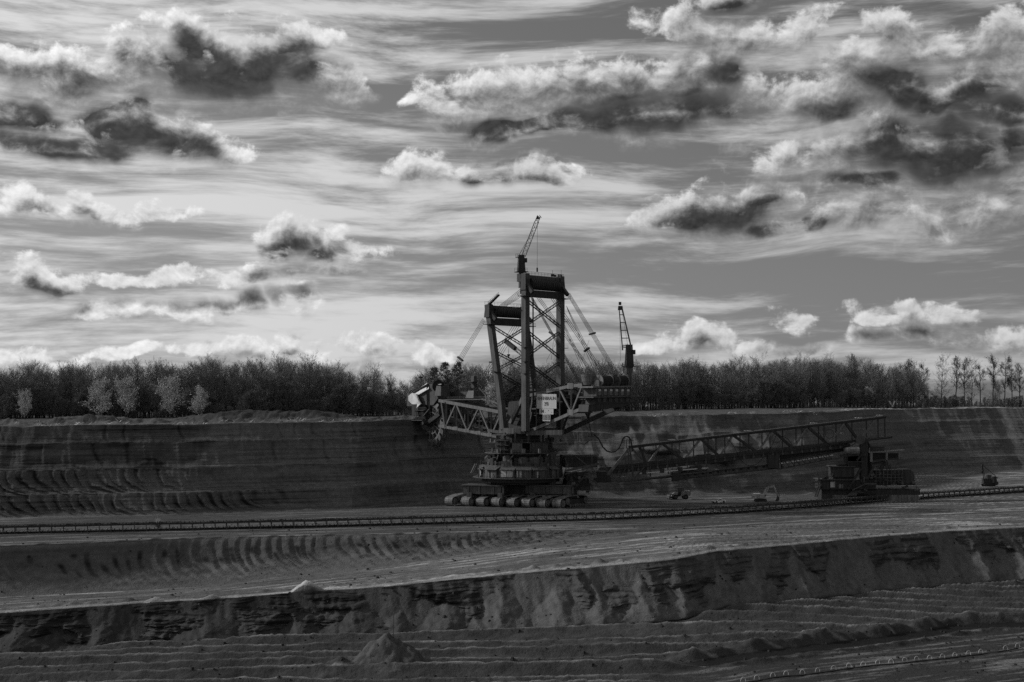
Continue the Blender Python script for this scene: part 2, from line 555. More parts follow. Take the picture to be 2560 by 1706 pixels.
    a += 0.26 * sstep(fr, .345, .39) * (1 - sstep(fr, .42, .50)) * (.25 + .75 * sstep(perlin(x / 26, k * 5.1, 29), -.5, .3)) * (.6 + .6 * fbm(x / 2.5, k * 3.3, 3, 30))   # pale ridge crests: the rim of light put into the albedo
    # spoil cone with a survey stake, and smaller heaps
    for (hx, hyy, hr, hh, sd) in ((-28.0, 322, 10.5, 9.0, 1), (-38, 318, 8, 4.0, 2), (66, 345, 14, 2.4, 3), (25, 336, 15, 2.2, 4), (92, 357, 9, 2.6, 5), (-5, 333, 16, 1.8, 6)):
        r = np.hypot(x - hx, (y - hyy)) + 1.6 * fbm(x / 4, y / 4, 3, 80 + sd)
        an = np.arctan2(y - hyy, x - hx)
        c = np.clip(1 - r / hr, 0, 1)
        dz = np.maximum(dz, c * hh * (1 + .10 * np.sin(an * 9 + 2 * np.sin(r)) * (1 - c)))
        a = np.where((c > 0.05) & (sd == 1), 0.11 + 0.06 * fbm(x / 1.5, y / 5, 3, 90), a)
    # coal strip and the service bench with the pipe bows, at the right
    ys = np.interp(x, [20, 37, 60, 90, 119, 133, 200], [306, 314, 327, 346, 368, 371, 385]) + 1.2 * fbm(x / 9, x * 0, 3, 3)
    rel = y - ys
    on = sstep(x, 28, 45)
    dz = dz * (1 - on * (1 - sstep(rel, 0.0, 6.0))) + on * (1 - sstep(rel, -1, 3)) * 0.2
    dz += on * np.exp(-((rel - 3.6) / 2.0) ** 2) * (1.5 + .9 * fbm(x / 5, y / 5, 3, 14))
    dz += on * np.exp(-((rel + 10.0) / 1.6) ** 2) * (0.8 + .6 * fbm(x / 4, y / 4, 3, 24))
    dz += on * (rel < 0) * 0.25 * fbm(x / 8, y / 1.5, 4, 34)
    a = a + on * (0.020 - a) * sstep(rel, -6.5, -5.2) * (1 - sstep(rel, 0.6, 1.6))
    wet = on * (1 - sstep(rel, -9, -6))
    a = a + wet * (0.055 + 0.17 * sstep(fbm((x + .5 * y) / 32, (y - 0.55 * x) / 2.6, 5, 44, .6), 0.0, 0.45) - a)
    Z[m] += dz
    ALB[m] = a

    # ---- lower wall: strata ledges, gullies, sand fans
    m = (S == 2)
    x, y, v = X[m], Y[m], V[m]
    env = np.sin(np.pi * np.clip(v, 0, 1)) ** 0.5
    rngs = np.random.RandomState(4)
    out = np.zeros_like(x)
    fan = np.zeros_like(x)
    wxx = x + 2.0 * fbm(x / 9, v * 2.2, 3, 49) + .8 * fbm(x / 2.5, v * 6, 3, 48)
    # buttresses and coves: sharp ribs running down the slope
    rib = 1 - np.abs(fbm((wxx - 5 * (1 - v)) / 17.0, v * .7, 2, 51)) * 2.0
    rib2 = 1 - np.abs(fbm((wxx - 4 * (1 - v)) / 6.0, v * 1.3, 3, 50)) * 2.0
    relief = 4.4 * (rib - .35) + 1.9 * (rib2 - .4)
    led = fbm(x / 45, v * 11 + .8 * fbm(x / 20, v * 2, 3, 53), 4, 153)
    ledge = .65 * sstep(led, -.1, .2)
    for (v0, v1, w0, w1, s0, s1, gain) in ((.70, 1.02, 8.0, 14.5, 9.0, 17.0, .85), (.35, .65, 5.0, 9.0, 5.0, 11.0, .95)):
        cx = -178.0
        while cx < 232:
            va = rngs.uniform(v0, v1)
            W = rngs.uniform(w0, w1)
            lean = rngs.uniform(-.5, 5.0)
            q = np.clip(1 - v / va, 0, 1)
            half = W * q
            d = np.clip(1 - np.abs(wxx - cx - lean * q) / np.maximum(half, 1e-3), 0, 1)
            h = (d ** .9) * q * W * gain * (v < va)
            out = np.maximum(out, h)
            cx += rngs.uniform(s0, s1) * (1.5 if cx < -20 else 1.0)
    bare_y = -relief + ledge
    fan_y = -out + .55 * fbm((x - 5 * (1 - v)) / 2.0, v * 2.0, 4, 54) - .3 * np.abs(fbm((x + 3 * (1 - v)) / 3.5, v, 2, 254))
    use = (fan_y < bare_y)
    fan = sstep(bare_y - fan_y, -.2, .6)
    Y[m] += env * np.where(use, fan_y, bare_y + .7 * fbm(x / 3.0, v * 9, 4, 55))
    Z[m] += env * (1 - fan) * (0.5 * fbm(x / 2.5, v * 10, 3, 56))
    zz = Z[m]
    strat = fbm(x / 90 + 3, zz / 1.3 + 0.6 * fbm(x / 18, zz / 6, 3, 59), 4, 57)
    dark = sstep(strat, 0.0, 0.3) * (1 - fan)
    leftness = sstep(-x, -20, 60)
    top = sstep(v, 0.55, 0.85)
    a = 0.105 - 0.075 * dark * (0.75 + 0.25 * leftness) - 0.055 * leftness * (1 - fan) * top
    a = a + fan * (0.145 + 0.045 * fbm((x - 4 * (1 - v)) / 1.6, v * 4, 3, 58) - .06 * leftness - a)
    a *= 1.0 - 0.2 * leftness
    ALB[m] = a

    # ---- haul bench: ruts, safety berm along its edge
    m = (S == 3)
    x, y, v = X[m], Y[m], V[m]
    wid = np.broadcast_to(by - cy, X.shape)[m]
    dist = v * wid
    u = x * 0.94 + y * 0.34
    w_ = y - 0.30 * x
    rut = fbm(u / 45, w_ / 1.5, 4, 62)
    Z[m] += 0.45 * rut + 0.06 * fbm(x / 1.0, y / 1.0, 2, 63)
    bump = np.clip(perlin(x / 3.6, x * 0 + 2.0, 64) + .25, 0, 1)
    Z[m] += 1.5 * bump * np.exp(-((dist - 5.5) / 1.5) ** 2) * sstep(perlin(x / 35, x * 0, 66), -0.45, 0.1)
    Z[m] += 2.9 * np.clip(1 - np.hypot(x + 55, dist - 1.6) / 4.6, 0, 1)
    Z[m] += 1.1 * np.clip(1 - np.hypot(x + 95, dist - 1.6) / 3.0, 0, 1) + .9 * np.clip(1 - np.hypot(x + 80, dist - 1.0) / 2.6, 0, 1)
    Z[m] -= 0.5 * np.exp(-(dist / 0.9) ** 2)
    lite = sstep(fbm(u / 55, w_ / 3.2, 5, 65, .6), 0.05, 0.40)
    big = sstep(fbm(x / 60, y / 16, 3, 67), -0.3, 0.4)
    a = 0.13 + 0.36 * lite * (.4 + .6 * big) + 0.09 * fbm(u / 16, w_ / 1.6, 4, 68, .6) + .05 * big
    a += 0.20 * np.exp(-((dist - 1.8) / 1.3) ** 2)
    ALB[m] = a

    # ---- raked slope between the benches
    m = (S == 4)
    x, y, v = X[m], Y[m], V[m]
    hh = np.clip(np.broadcast_to(sz - bz, X.shape)[m] / 9.0, 0, 1.2)
    env = np.sin(np.pi * np.clip(v, 0.001, 0.999)) ** 0.6
    lam = 3.5
    p2 = (x - 11.0 * hh * (1 - v) ** 2.0 + 2.8 * fbm(x / 18, v * .6, 3, 73)) / lam
    k = np.floor(p2)
    fr = p2 - k
    saw = np.where(fr < .7, fr / .7, (1 - fr) / .3)
    finm = sstep(perlin(k * 1.37, v * 1.4 + k * .2, 74), -0.55, 0.1) * sstep(x, -150, -60)
    finm = np.maximum(finm, 0.4 * sstep(v, .1, .5) * (1 - sstep(v, .5, .9)))
    Y[m] += -(saw - .5) * 2.1 * finm * env * np.clip(hh * 1.6, 0, 1)
    Z[m] += 0.3 * fbm(x / 4, v * 6, 4, 75) * env
    zz = Z[m]
    st_ = fbm(x / 50, zz / 1.2, 4, 76)
    a = 0.17 - 0.05 * sstep(v, .45, .62) * (1 - sstep(v, .9, 1.0)) * sstep(-x, -30, 20) + 0.03 * st_
    blot = sstep(fr, .05, .3) * (1 - sstep(fr, .55, .75)) * sstep(perlin(k * 3.3, v * 3.0, 77), -.1, .3) * sstep(v, .25, .45) * (1 - sstep(v, .75, .9))
    a -= 0.10 * blot
    ALB[m] = a

    # ---- conveyor bench
    m = (S == 5)
    x, y, v = X[m], Y[m], V[m]
    wid = np.broadcast_to(wy - sy, X.shape)[m]
    dist = v * wid
    u = x * 0.95 + y * 0.30
    w_ = y - 0.32 * x
    Z[m] += 0.20 * fbm(u / 50, w_ / 1.8, 4, 81) * sstep(v, 0, .03) * (1 - sstep(v, .97, 1)) + 0.05 * fbm(x, y, 2, 82)
    Z[m] += 0.9 * np.clip(perlin(x / 4.2, x * 0 + 1, 84) + .1, 0, 1) * np.exp(-((dist - 1.0) / 1.2) ** 2) * sstep(-x, -40, 0)
    Z[m] += 1.3 * np.clip(fbm(x / 14, y / 5, 3, 86) - .05, 0, 1) * np.exp(-((wid - dist - 3.0) / 2.4) ** 2)
    lite = sstep(fbm(u / 60, w_ / 4.0, 5, 83, .6), 0.05, 0.42)
    far = sstep(x, 60, 200)  # right part paler: light between cloud shadows put into the albedo
    a = 0.095 + (0.16 + .26 * far) * lite + 0.06 * fbm(u / 16, w_ / 2.2, 4, 85, .6) + .035 * far
    a += 0.22 * np.exp(-((dist - 3.2) / 1.3) ** 2) * sstep(fbm(x / 20, y / 20, 2, 87), -.3, .2)
    cyl = np.interp(x, CONV[:, 0], CONV[:, 1])
    dc = cyl - y
    a -= 0.035 * sstep(dc, -4, 0) * (1 - sstep(dc, 9, 16))           # darker strip below and in front of the belt
    ALB[m] = a

    # ---- the face
    m = (S == 6)
    x, y, v = X[m], Y[m], V[m]
    cu = np.array(cuts)
    kk = np.clip(np.searchsorted(cu, v, 'right') - 1, 0, 3)
    q = (v - cu[kk]) / (cu[kk + 1] - cu[kk])
    env = np.clip(np.sin(np.pi * np.clip(v, 0.0, 1.0)) * 3, 0, 1)
    lam = np.array([4.1, 4.3, 9.0, 7.0])[kk]
    sh = np.array([10.5, 12.0, 5.5, 5.0])[kk]
    p2 = (x - sh * (1 - q) ** 1.9 + 3.2 * fbm(x / 20, q * .5 + kk * 9, 3, 91)) / lam
    k = np.floor(p2)
    fr = p2 - k
    saw = np.where(fr < .72, fr / .72, (1 - fr) / .28)
    left0 = 1 - sstep(x, -112, -62)
    left1 = 1 - sstep(x, -140, -112)
    fm = np.where(kk == 0, left0, np.where(kk == 1, left1, 0.30))
    fm = np.maximum(fm, 0.16)
    rside = sstep(x, 45, 75)
    fm *= (0.25 + .95 * sstep(perlin(k * 2.7, kk * 3.3 + q * 1.1, 92), -.5, .4))
    Y[m] += -(saw - .5) * 2.7 * fm * env * (0.35 + .65 * np.sin(np.pi * np.clip(q, 0, 1)))
    Y[m] += env * (1.2 * fbm(x / 30, v * 3, 3, 93) + 0.32 * fbm(x / 50, v * 46, 3, 94) + .45 * (1 - .8 * sstep(x, 26, 45)) * fbm((x - 3.5 * (1 - q)) / 1.5, v * 2.2 + kk, 3, 95))
    # cove cut at the left and the fresh cut under the wheel
    Y[m] += 1.4 * (sstep(x, -175, -135) * (1 - sstep(x + 9 * (1 - q), -118, -110))) * (v > .52) * (v < .98) * env
    wx = -34.0
    Y[m] += 3.0 * np.exp(-((x - wx) / 9.0) ** 2) * sstep(v, .70, .80) * env
    # slipped ground behind the bridge
    sl_ = sstep(x, 26, 55) * (1 - sstep(x, 150, 190))
    Y[m] += sl_ * env * (4.5 * fbm(x / 20, v * 3, 2, 96) + 1.3 * np.abs(fbm((x + 8 * v) / 12, v * 1.2, 2, 97)))
    Z[m] += sl_ * env * (1.6 * fbm(x / 22 + 4, v * 4, 2, 98) - 1.0 * sstep(v, .55, .9))
    hr = np.random.RandomState(9)
    heap = np.zeros_like(x)
    wx2 = x + 1.6 * fbm(x / 7, v * 4, 3, 120)
    hx = 28.0
    while hx < 150:
        va, Wd = hr.uniform(.72, 1.0), hr.uniform(7, 15)
        vb = va - hr.uniform(.28, .45)
        qq = np.clip((va - v) / (va - vb), 0, 1)
        d = np.clip(1 - np.abs(wx2 - hx - 2.5 * qq) / np.maximum(Wd * qq, 1e-3), 0, 1)
        heap = np.maximum(heap, d * qq * Wd * .6 * (v < va) * sstep(v, vb - .12, vb))
        hx += hr.uniform(6, 13)
    Y[m] -= heap * env
    zz = Z[m]
    st_ = fbm(x / 110 + 2, zz / 1.5 + .5 * fbm(x / 25, zz / 5, 3, 100), 4, 101)
    a = 0.15 + 0.05 * st_ + .025 * fbm(x / 30, v * 5, 3, 99) - .045 * sstep(fbm(x / 70, zz / .55 + .4 * fbm(x / 15, zz / 3, 2, 113), 3, 114), .12, .35) * sstep(fbm(x / 40, v * 3, 2, 115), -.3, .3)
    a -= 0.08 * (1 - sstep(x + 10 * (v - .75) + 2.5 * fbm(v * 5, x / 40, 3, 108), -121, -115)) * (v > .5) * (.6 + .4 * sstep(fbm(x / 20, v * 8, 3, 109), -.3, .3))   # darker zone at the upper left
    a -= 0.10 * np.exp(-((v - .512 - .012 * fbm(x / 25, v * 0, 3, 110)) / .014) ** 2) * sstep(fbm(x / 22, v * 0, 3, 102), -.35, .1) * (1 - sstep(x, 20, 50))
    a -= 0.05 * np.exp(-((v - .47 - .02 * fbm(x / 30, v * 0 + 4, 3, 111)) / .02) ** 2) * sstep(fbm(x / 18, v * 0 + 2, 3, 112), -.1, .3)   # lignite seam at the slice foot
    a -= 0.06 * sstep(fbm(x / 16, v * 7, 4, 103), .18, .34) * (1 - sstep(x, -130, -95)) * (v > .5) * (v < .66)
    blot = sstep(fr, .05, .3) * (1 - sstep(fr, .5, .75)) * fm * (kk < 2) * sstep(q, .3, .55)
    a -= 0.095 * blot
    line = np.exp(-((fr - .5) / .07) ** 2) * (kk >= 2) * sstep(perlin(k * 4.1, kk * 2.1, 104), 0.0, .25) * sstep(q, .1, .4)
    a -= 0.06 * line * (1 - .6 * rside)
    a -= 0.03 * sstep(fbm(x / 35, v * 3, 3, 105), .2, .5)
    a -= 0.05 * np.exp(-((x - wx) / 14) ** 2) * sstep(v, .68, .78)
    pale = sl_ * sstep(fbm((x + 10 * v) / 13, v * 5, 4, 106), .15, .35) * sstep(v, .5, .7)
    a += 0.04 * pale - 0.04 * sl_ * sstep(fbm(x / 18 + 9, v * 4, 4, 107), .1, .25) * sstep(v, .6, .8)
    a += 0.035 * (1 - sstep(v, .0, .05))
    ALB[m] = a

    # ---- plateau: stripped ground, heaps
    m = (S == 7)
    x, y, v = X[m], Y[m], V[m]
    dist = v * 110
    e2 = sstep(dist, 0.0, 1.6)
    hp = 5.0 * np.clip(fbm(x / 15, dist / 9, 5, 111) + .10, 0, 1) * (1 - sstep(x, 10, 40)) * np.exp(-((dist - 14) / 9) ** 2)
    hp += 4.2 * np.exp(-((dist - 42) / 8) ** 2) * sstep(x, -150, -120) * (1 - sstep(x + .2 * dist, -78, -48)) * (1 + .15 * fbm(x / 12, dist / 10, 3, 112))
    hp += 3.0 * np.exp(-(((x + 172) / 22) ** 2)) * np.exp(-((dist - 30) / 12) ** 2)
    hp += 2.2 * np.exp(-(((x + 8) / 10) ** 2)) * np.exp(-((dist - 20) / 7) ** 2)
    hp += 1.5 * np.clip(fbm(x / 18, dist / 7, 4, 113) + .1, 0, 1) * sstep(x, 20, 60) * np.exp(-((dist - 9) / 6) ** 2)
    Z[m] += hp * e2 + (.3 + .35 * np.clip(hp, 0, 1.5)) * fbm(x / 3.5, dist / 3.5, 4, 114) * e2
    a = 0.115 + .05 * fbm(x / 9, dist / 5, 4, 115)
    a -= .05 * np.exp(-((dist - 40) / 7) ** 2) * sstep(x, -150, -120) * (1 - sstep(x, -78, -60))
    a += .42 * sstep(x, 150, 190) * sstep(fbm(x / 26, dist / 6, 4, 116), -.25, .2) * np.exp(-((dist - 12) / 14) ** 2)   # dry grass
    a += .08 * np.exp(-((dist - 5) / 4) ** 2) * (1 - sstep(x, -60, 0)) * .6
    ALB[m] = a
    m = (S == 8)
    ALB[m] = 0.09
    ALB = np.clip(ALB, 0.018, 0.60)

    CO = np.stack([X, Y, Z], -1)
    idx = np.arange(X.size).reshape(X.shape)
    segs = [('pit_floor', (0, 1)), ('lower_slope', (2,)), ('haul_bench', (3,)), ('raked_slope', (4,)), ('conveyor_bench', (5,)), ('mine_face', (6,)), ('plateau', (7, 8))]
    rs = S[:, 0]
    mat = soil_material()
    for name, ids in segs:
        r = np.where(np.isin(rs, ids))[0]
        r0, r1 = r[0], min(r[-1] + 1, len(rs) - 1)
        sub = idx[r0:r1 + 1]
        co = CO[r0:r1 + 1].reshape(-1, 3)
        n_r = r1 - r0 + 1
        li = np.arange(n_r * nx).reshape(n_r, nx)
        f = np.stack([li[:-1, :-1], li[:-1, 1:], li[1:, 1:], li[1:, :-1]], -1).reshape(-1, 4)
        me = mesh_np(name, co, f, mat, True, {'alb': ALB[r0:r1 + 1]})
        tag(link(name, me), kind='structure')
    return xs, Y, Z, S


def soil_material():
    m = bpy.data.materials.new('soil')
    m.use_nodes = True
    N = NT(m.node_tree)
    b = m.node_tree.nodes['Principled BSDF']
    at = N.n.new('ShaderNodeAttribute')
    at.attribute_name = 'alb'
    ge = N.n.new('ShaderNodeNewGeometry')
    P = ge.outputs['Position']
    n1 = N.noise(P, scale=0.5, detail=6.0, rough=0.65)
    n2 = N.noise(P, scale=3.5, detail=3.0, rough=0.6)
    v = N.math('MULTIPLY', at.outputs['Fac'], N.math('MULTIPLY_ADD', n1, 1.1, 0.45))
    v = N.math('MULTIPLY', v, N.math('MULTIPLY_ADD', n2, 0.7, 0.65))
    v = N.math('MULTIPLY', v, SOIL)
    N.l.new(N.grey(v), b.inputs['Base Color'])
    b.inputs['Roughness'].default_value = 0.95
    b.inputs['Specular IOR Level'].default_value = 0.1
    bp = N.n.new('ShaderNodeBump')
    bp.inputs['Strength'].default_value = 0.8
    bp.inputs['Distance'].default_value = 0.35
    N.l.new(N.noise(P, scale=1.6, detail=5.0, rough=0.65), bp.inputs['Height'])
    N.l.new(bp.outputs[0], b.inputs['Normal'])
    return m


SOIL = 0.80
CONV = np.array([(-260, 425), (-160, 446), (-50, 475), (31, 498), (70, 520), (103, 544), (167, 600), (233, 649), (330, 722)], float)
GX, GY, GZ, GS = build_terrain()


def ground(x, y):
    """height of the built terrain at a place"""
    i = int(np.clip(np.searchsorted(GX, x), 1, len(GX) - 1))
    t = (x - GX[i - 1]) / (GX[i] - GX[i - 1])
    za = np.interp(y, GY[:, i - 1], GZ[:, i - 1])
    zb = np.interp(y, GY[:, i], GZ[:, i])
    return float(za + (zb - za) * t)

# ---------------------------------------------------------------- mesh builder
class MB:
    def __init__(self):
        self.v, self.f = [], []

    def add(self, vs, fs):
        o = len(self.v)
        self.v.extend([Vector(p) for p in vs])
        self.f.extend([tuple(i + o for i in f) for f in fs])
        return self

    def hexa(self, c):
        """eight corners: bottom ring 0-3, top ring 4-7"""
        return self.add(c, [(3, 2, 1, 0), (4, 5, 6, 7), (0, 1, 5, 4), (1, 2, 6, 5), (2, 3, 7, 6), (3, 0, 4, 7)])

    def box(self, c, sx, sy, sz, rz=0.0, top=1.0):
        """box standing on c; top scales the upper face"""
        c = Vector(c)
        ca, sa = math.cos(rz), math.sin(rz)
        pts = []
        for z, k in ((0, 1.0), (sz, top)):
            for (x, y) in ((-.5, -.5), (.5, -.5), (.5, .5), (-.5, .5)):
                X, Y = x * sx * k, y * sy * k
                pts.append((c.x + X * ca - Y * sa, c.y + X * sa + Y * ca, c.z + z))
        return self.hexa(pts)

    def beam(self, a, b, w, h=None, up=None):
        a, b = Vector(a), Vector(b)
        h = w if h is None else h
        d = (b - a)
        if d.length < 1e-6:
            return self
        d.normalize()
        u = Vector(up) if up else Vector((0, 0, 1))
        if abs(d.dot(u)) > 0.98:
            u = Vector((0, 1, 0))
        s = d.cross(u).normalized() * (w / 2)
        n = s.cross(d).normalized() * (h / 2)
        pts = [a - s - n, a + s - n, a + s + n, a - s + n, b - s - n, b + s - n, b + s + n, b - s + n]
        return self.hexa(pts)

    def tube(self, a, b, r0, r1=None, n=6, caps=True):
        a, b = Vector(a), Vector(b)
        r1 = r0 if r1 is None else r1
        d = (b - a).normalized()
        u = Vector((0, 0, 1)) if abs(d.z) < .95 else Vector((1, 0, 0))
        s = d.cross(u).normalized()
        t = d.cross(s).normalized()
        vs = []
        for (c, r) in ((a, r0), (b, r1)):
            for i in range(n):
                q = 2 * math.pi * i / n
                vs.append(c + s * (r * math.cos(q)) + t * (r * math.sin(q)))
        fs = [(i, (i + 1) % n, n + (i + 1) % n, n + i) for i in range(n)]
        if caps:
            fs += [tuple(range(n - 1, -1, -1)), tuple(range(n, 2 * n))]
        return self.add(vs, fs)

    def path(self, pts, r, n=5):
        pts = [Vector(p) for p in pts]
        vs, fs = [], []
        for i, p in enumerate(pts):
            d = (pts[min(i + 1, len(pts) - 1)] - pts[max(i - 1, 0)]).normalized()
            u = Vector((0, 1, 0)) if abs(d.y) < .9 else Vector((0, 0, 1))
            s = d.cross(u).normalized()
            t = d.cross(s).normalized()
            for k in range(n):
                q = 2 * math.pi * k / n
                vs.append(p + s * (r * math.cos(q)) + t * (r * math.sin(q)))
        for i in range(len(pts) - 1):
            for k in range(n):
                fs.append((i * n + k, i * n + (k + 1) % n, (i + 1) * n + (k + 1) % n, (i + 1) * n + k))
        return self.add(vs, fs)

    def prism(self, pts, off):
        """flat outline pts extruded by vector off"""
        pts = [Vector(p) for p in pts]
        off = Vector(off)
        n = len(pts)
        return self.add(pts + [p + off for p in pts],
                        [tuple(range(n - 1, -1, -1)), tuple(range(n, 2 * n))] + [(i, (i + 1) % n, n + (i + 1) % n, n + i) for i in range(n)])

    def ring(self, c, r, h, n=40, r2=None):
        """upright drum"""
        c = Vector(c)
        r2 = r if r2 is None else r2
        vs = [(c.x + r * math.cos(2 * math.pi * i / n), c.y + r * math.sin(2 * math.pi * i / n), c.z) for i in range(n)]
        vs += [(c.x + r2 * math.cos(2 * math.pi * i / n), c.y + r2 * math.sin(2 * math.pi * i / n), c.z + h) for i in range(n)]
        return self.add(vs, [tuple(range(n - 1, -1, -1)), tuple(range(n, 2 * n))] + [(i, (i + 1) % n, n + (i + 1) % n, n + i) for i in range(n)])

    def lattice(self, a, b, w, r=0.12, lace=1.4, side=None, depth=None):
        """laced strut: two or four chords and zigzag lacing"""
        a, b = Vector(a), Vector(b)
        d = (b - a)
        L = d.length
        d.normalize()
        s = Vector(side).normalized() if side else d.cross(Vector((0, 1, 0))).normalized()
        s = (s - d * s.dot(d)).normalized() * (w / 2)
        q = d.cross(s).normalized() * ((depth or w) / 2)
        offs = [s + q, s - q, -s - q, -s + q] if depth is None or depth > 0 else [s, -s]
        for o in offs:
            self.beam(a + o, b + o, r)
        n = max(2, int(L / (w * lace)))
        for i in range(n):
            p, e = a + d * (L * i / n), a + d * (L * (i + 1) / n)
            k = len(offs)
            for j in range(k if k > 2 else 1):
                o1, o2 = offs[j], offs[(j + 1) % k]
                if i % 2:
                    o1, o2 = o2, o1
                self.beam(p + o1, e + o2, r * .55)
        return self

    def rail(self, pts, h=1.1, step=2.0, r=0.07):
        pts = [Vector(p) for p in pts]
        up = Vector((0, 0, 1))
        for a, b in zip(pts[:-1], pts[1:]):
            self.beam(a + up * h, b + up * h, r)
            self.beam(a + up * h * .55, b + up * h * .55, r * .8)
            n = max(1, int((b - a).length / step))
            for i in range(n + 1):
                p = a.lerp(b, i / n)
                self.beam(p, p + up * h, r)
        return self

    def build(self, name, mat, parent=None, smooth=False, loc=None):
        me = bpy.data.meshes.new(name)
        root = Vector((0, 0, 0))
        q = parent
        while q is not None:
            root = root + Vector(q.location)
            q = q.parent
        if loc is not None:
            root = root + Vector(loc)
        me.from_pydata([tuple(p - root) for p in self.v], [], self.f)
        if smooth:
            me.polygons.foreach_set('use_smooth', [True] * len(me.polygons))
        me.materials.append(MATS[mat] if isinstance(mat, str) else mat)
        me.update()
        o = link(name, me, parent)
        if loc is not None:
            o.location = loc
        return o


def part(name, mat, parent, fn, smooth=False):
    m = MB()
    fn(m)
    return m.build(name, mat, parent, smooth)


pmat('steel', 0.11, .35, .35, .6, streak=.45)
pmat('steel_dark', 0.05, .4, .4, .6, streak=.4)
pmat('steel_light', 0.19, .25, .3, .55, streak=.35)
pmat('paint_white', 0.72, .10, .4, .5, streak=.22)
pmat('sign_white', 0.50, .06, .5, .6, streak=.12)
pmat('letter_black', 0.06, .1, 1.0, .7)
pmat('rubber', 0.025, .3, .8, .85)
pmat('car_white', 0.86, .04, .5, .35, spec=.5)
pmat('rope', 0.035, .2, .5, .7)
pmat('track_steel', 0.19, .45, .55, .65, streak=.5, bump=.4)
pmat('corrugated', 0.17, .25, .5, .6, streak=.5)
pmat('glass', 0.04, .1, .5, .12, spec=.8)
pmat('belt_pale', 0.62, .15, .3, .45, spec=.5)
pmat('machine_paint', 0.32, .3, 1.0, .5, streak=.3)

# ---------------------------------------------------------------- bucket wheel excavator
EX, EY = 7.0, 570.0
AX = Vector((-.70711, .70711, 0))        # towards the wheel
TX = Vector((.70711, .70711, 0))         # across the machine, away from the eye


def MP(px, py, t):
    """photo place on the machine's lengthwise plane t metres off its middle"""
    k = (px - 1280.0) / FPX
    s = (EX - EY * k + .70711 * t * (1 - k)) / (.70711 * (1 + k))
    D = EY + .70711 * (s + t)
    p = Vector((EX, EY, 0)) + AX * s + TX * t
    p.z = CAMZ - (py - HOR) / FPX * D
    return p


def at(p, t):
    return p + TX * t


root = empty('bucket_wheel_excavator', (EX, EY, 0.0))
tag(root, 'huge dark bucket wheel excavator with two masts standing on crawler tracks at the mine face', 'excavator')

# ---- crawler tracks
TD = Vector((.62, .785, 0)).normalized()          # front to rear
TS = Vector((TD.y, -TD.x, 0))


def crawler(front, L, W, H, lift=0.0):
    c0 = front + Vector((0, 0, .03))
    tr = part('crawler_track', 'steel_dark', root, lambda m: m.beam(c0 + TD * 2.0 + Vector((0, 0, H * .48)), c0 + TD * (L - 2) + Vector((0, 0, H * .48)), W * .8, H * .45))
    # belt of plates round an outline: low nose, high back
    prof = []
    r0, r1 = H * .40, H * .36
    for i in range(9):
        q = math.pi * (.5 + i / 8.0)
        prof.append((r0 + r0 * math.cos(q) * 1.0, r0 * 1.12 - r0 * 1.12 * math.sin(q) * 1.0))
    prof = [(x, 2 * r0 * 1.12 - z) for (x, z) in prof][::-1]
    prof = [(p[0], p[1]) for p in prof]
    out = [(L * .30, 0.0)]
    nose = [(r0 - r0 * math.sin(math.pi * i / 8), r0 - r0 * math.cos(math.pi * i / 8)) for i in range(9)]
    tail = [(L - r1 + r1 * math.sin(math.pi * i / 8), H * .55 + r1 * math.cos(math.pi * i / 8)) for i in range(9)]
    top = [(L * .3, H * .96), (L * .55, H), (L * .75, H)]
    ring = nose + top + tail + [(L * .8, 0.05), (L * .5, 0.0), (L * .25, 0.0)]
    m = MB()
    n = len(ring)
    th = .22
    cx = sum(p[0] for p in ring) / n
    cz = sum(p[1] for p in ring) / n
    # walk the ring in plates
    per = []
    for i in range(n):
        a, b = ring[i], ring[(i + 1) % n]
        d = math.hypot(b[0] - a[0], b[1] - a[1])
        k = max(1, int(round(d / 1.0)))
        for j in range(k):
            per.append((a[0] + (b[0] - a[0]) * j / k, a[1] + (b[1] - a[1]) * j / k))
    for i in range(len(per)):
        a, b = per[i], per[(i + 1) % len(per)]
        pa = c0 + TD * a[0] + Vector((0, 0, a[1]))
        pb = c0 + TD * b[0] + Vector((0, 0, b[1]))
        dd = pb - pa
        if dd.length < .15:
            continue
        m.beam(pa + dd * .02, pb - dd * .02, W, th, up=dd.cross(TS))
    bl = m.build('track_belt', 'track_steel', tr)
    for (x, z, r) in ((r0 * 1.02, r0, r0 * .75), (L * .26, H * .55, H * .30), (L - r1, H * .55, r1 * .8)):
        part('drive_wheel', 'track_steel', tr, lambda m: (m.tube(c0 + TD * x + TS * (W * .46) + Vector((0, 0, z)), c0 + TD * x + TS * (W * .54) + Vector((0, 0, z)), r, n=14),
                                                     m.tube(c0 + TD * x + TS * (W * .54) + Vector((0, 0, z)), c0 + TD * x + TS * (W * .60) + Vector((0, 0, z)), r * .4, n=10)))
    for i in range(6):
        x = L * (.36 + .09 * i)
        part('roller', 'track_steel', tr, lambda m: m.tube(c0 + TD * x + TS * (W * .40) + Vector((0, 0, .75)), c0 + TD * x + TS * (W * .53) + Vector((0, 0, .75)), .62, n=10))
    return tr


for i in range(8):
    f = Vector((-24.6 + 5.95 * i, 561.5 - 1.72 * i, 0.0))
    if i == 0:
        f += Vector((-.6, .4, 0))
    g = 0.0
    crawler(f, 18.5, 4.0, 4.5)

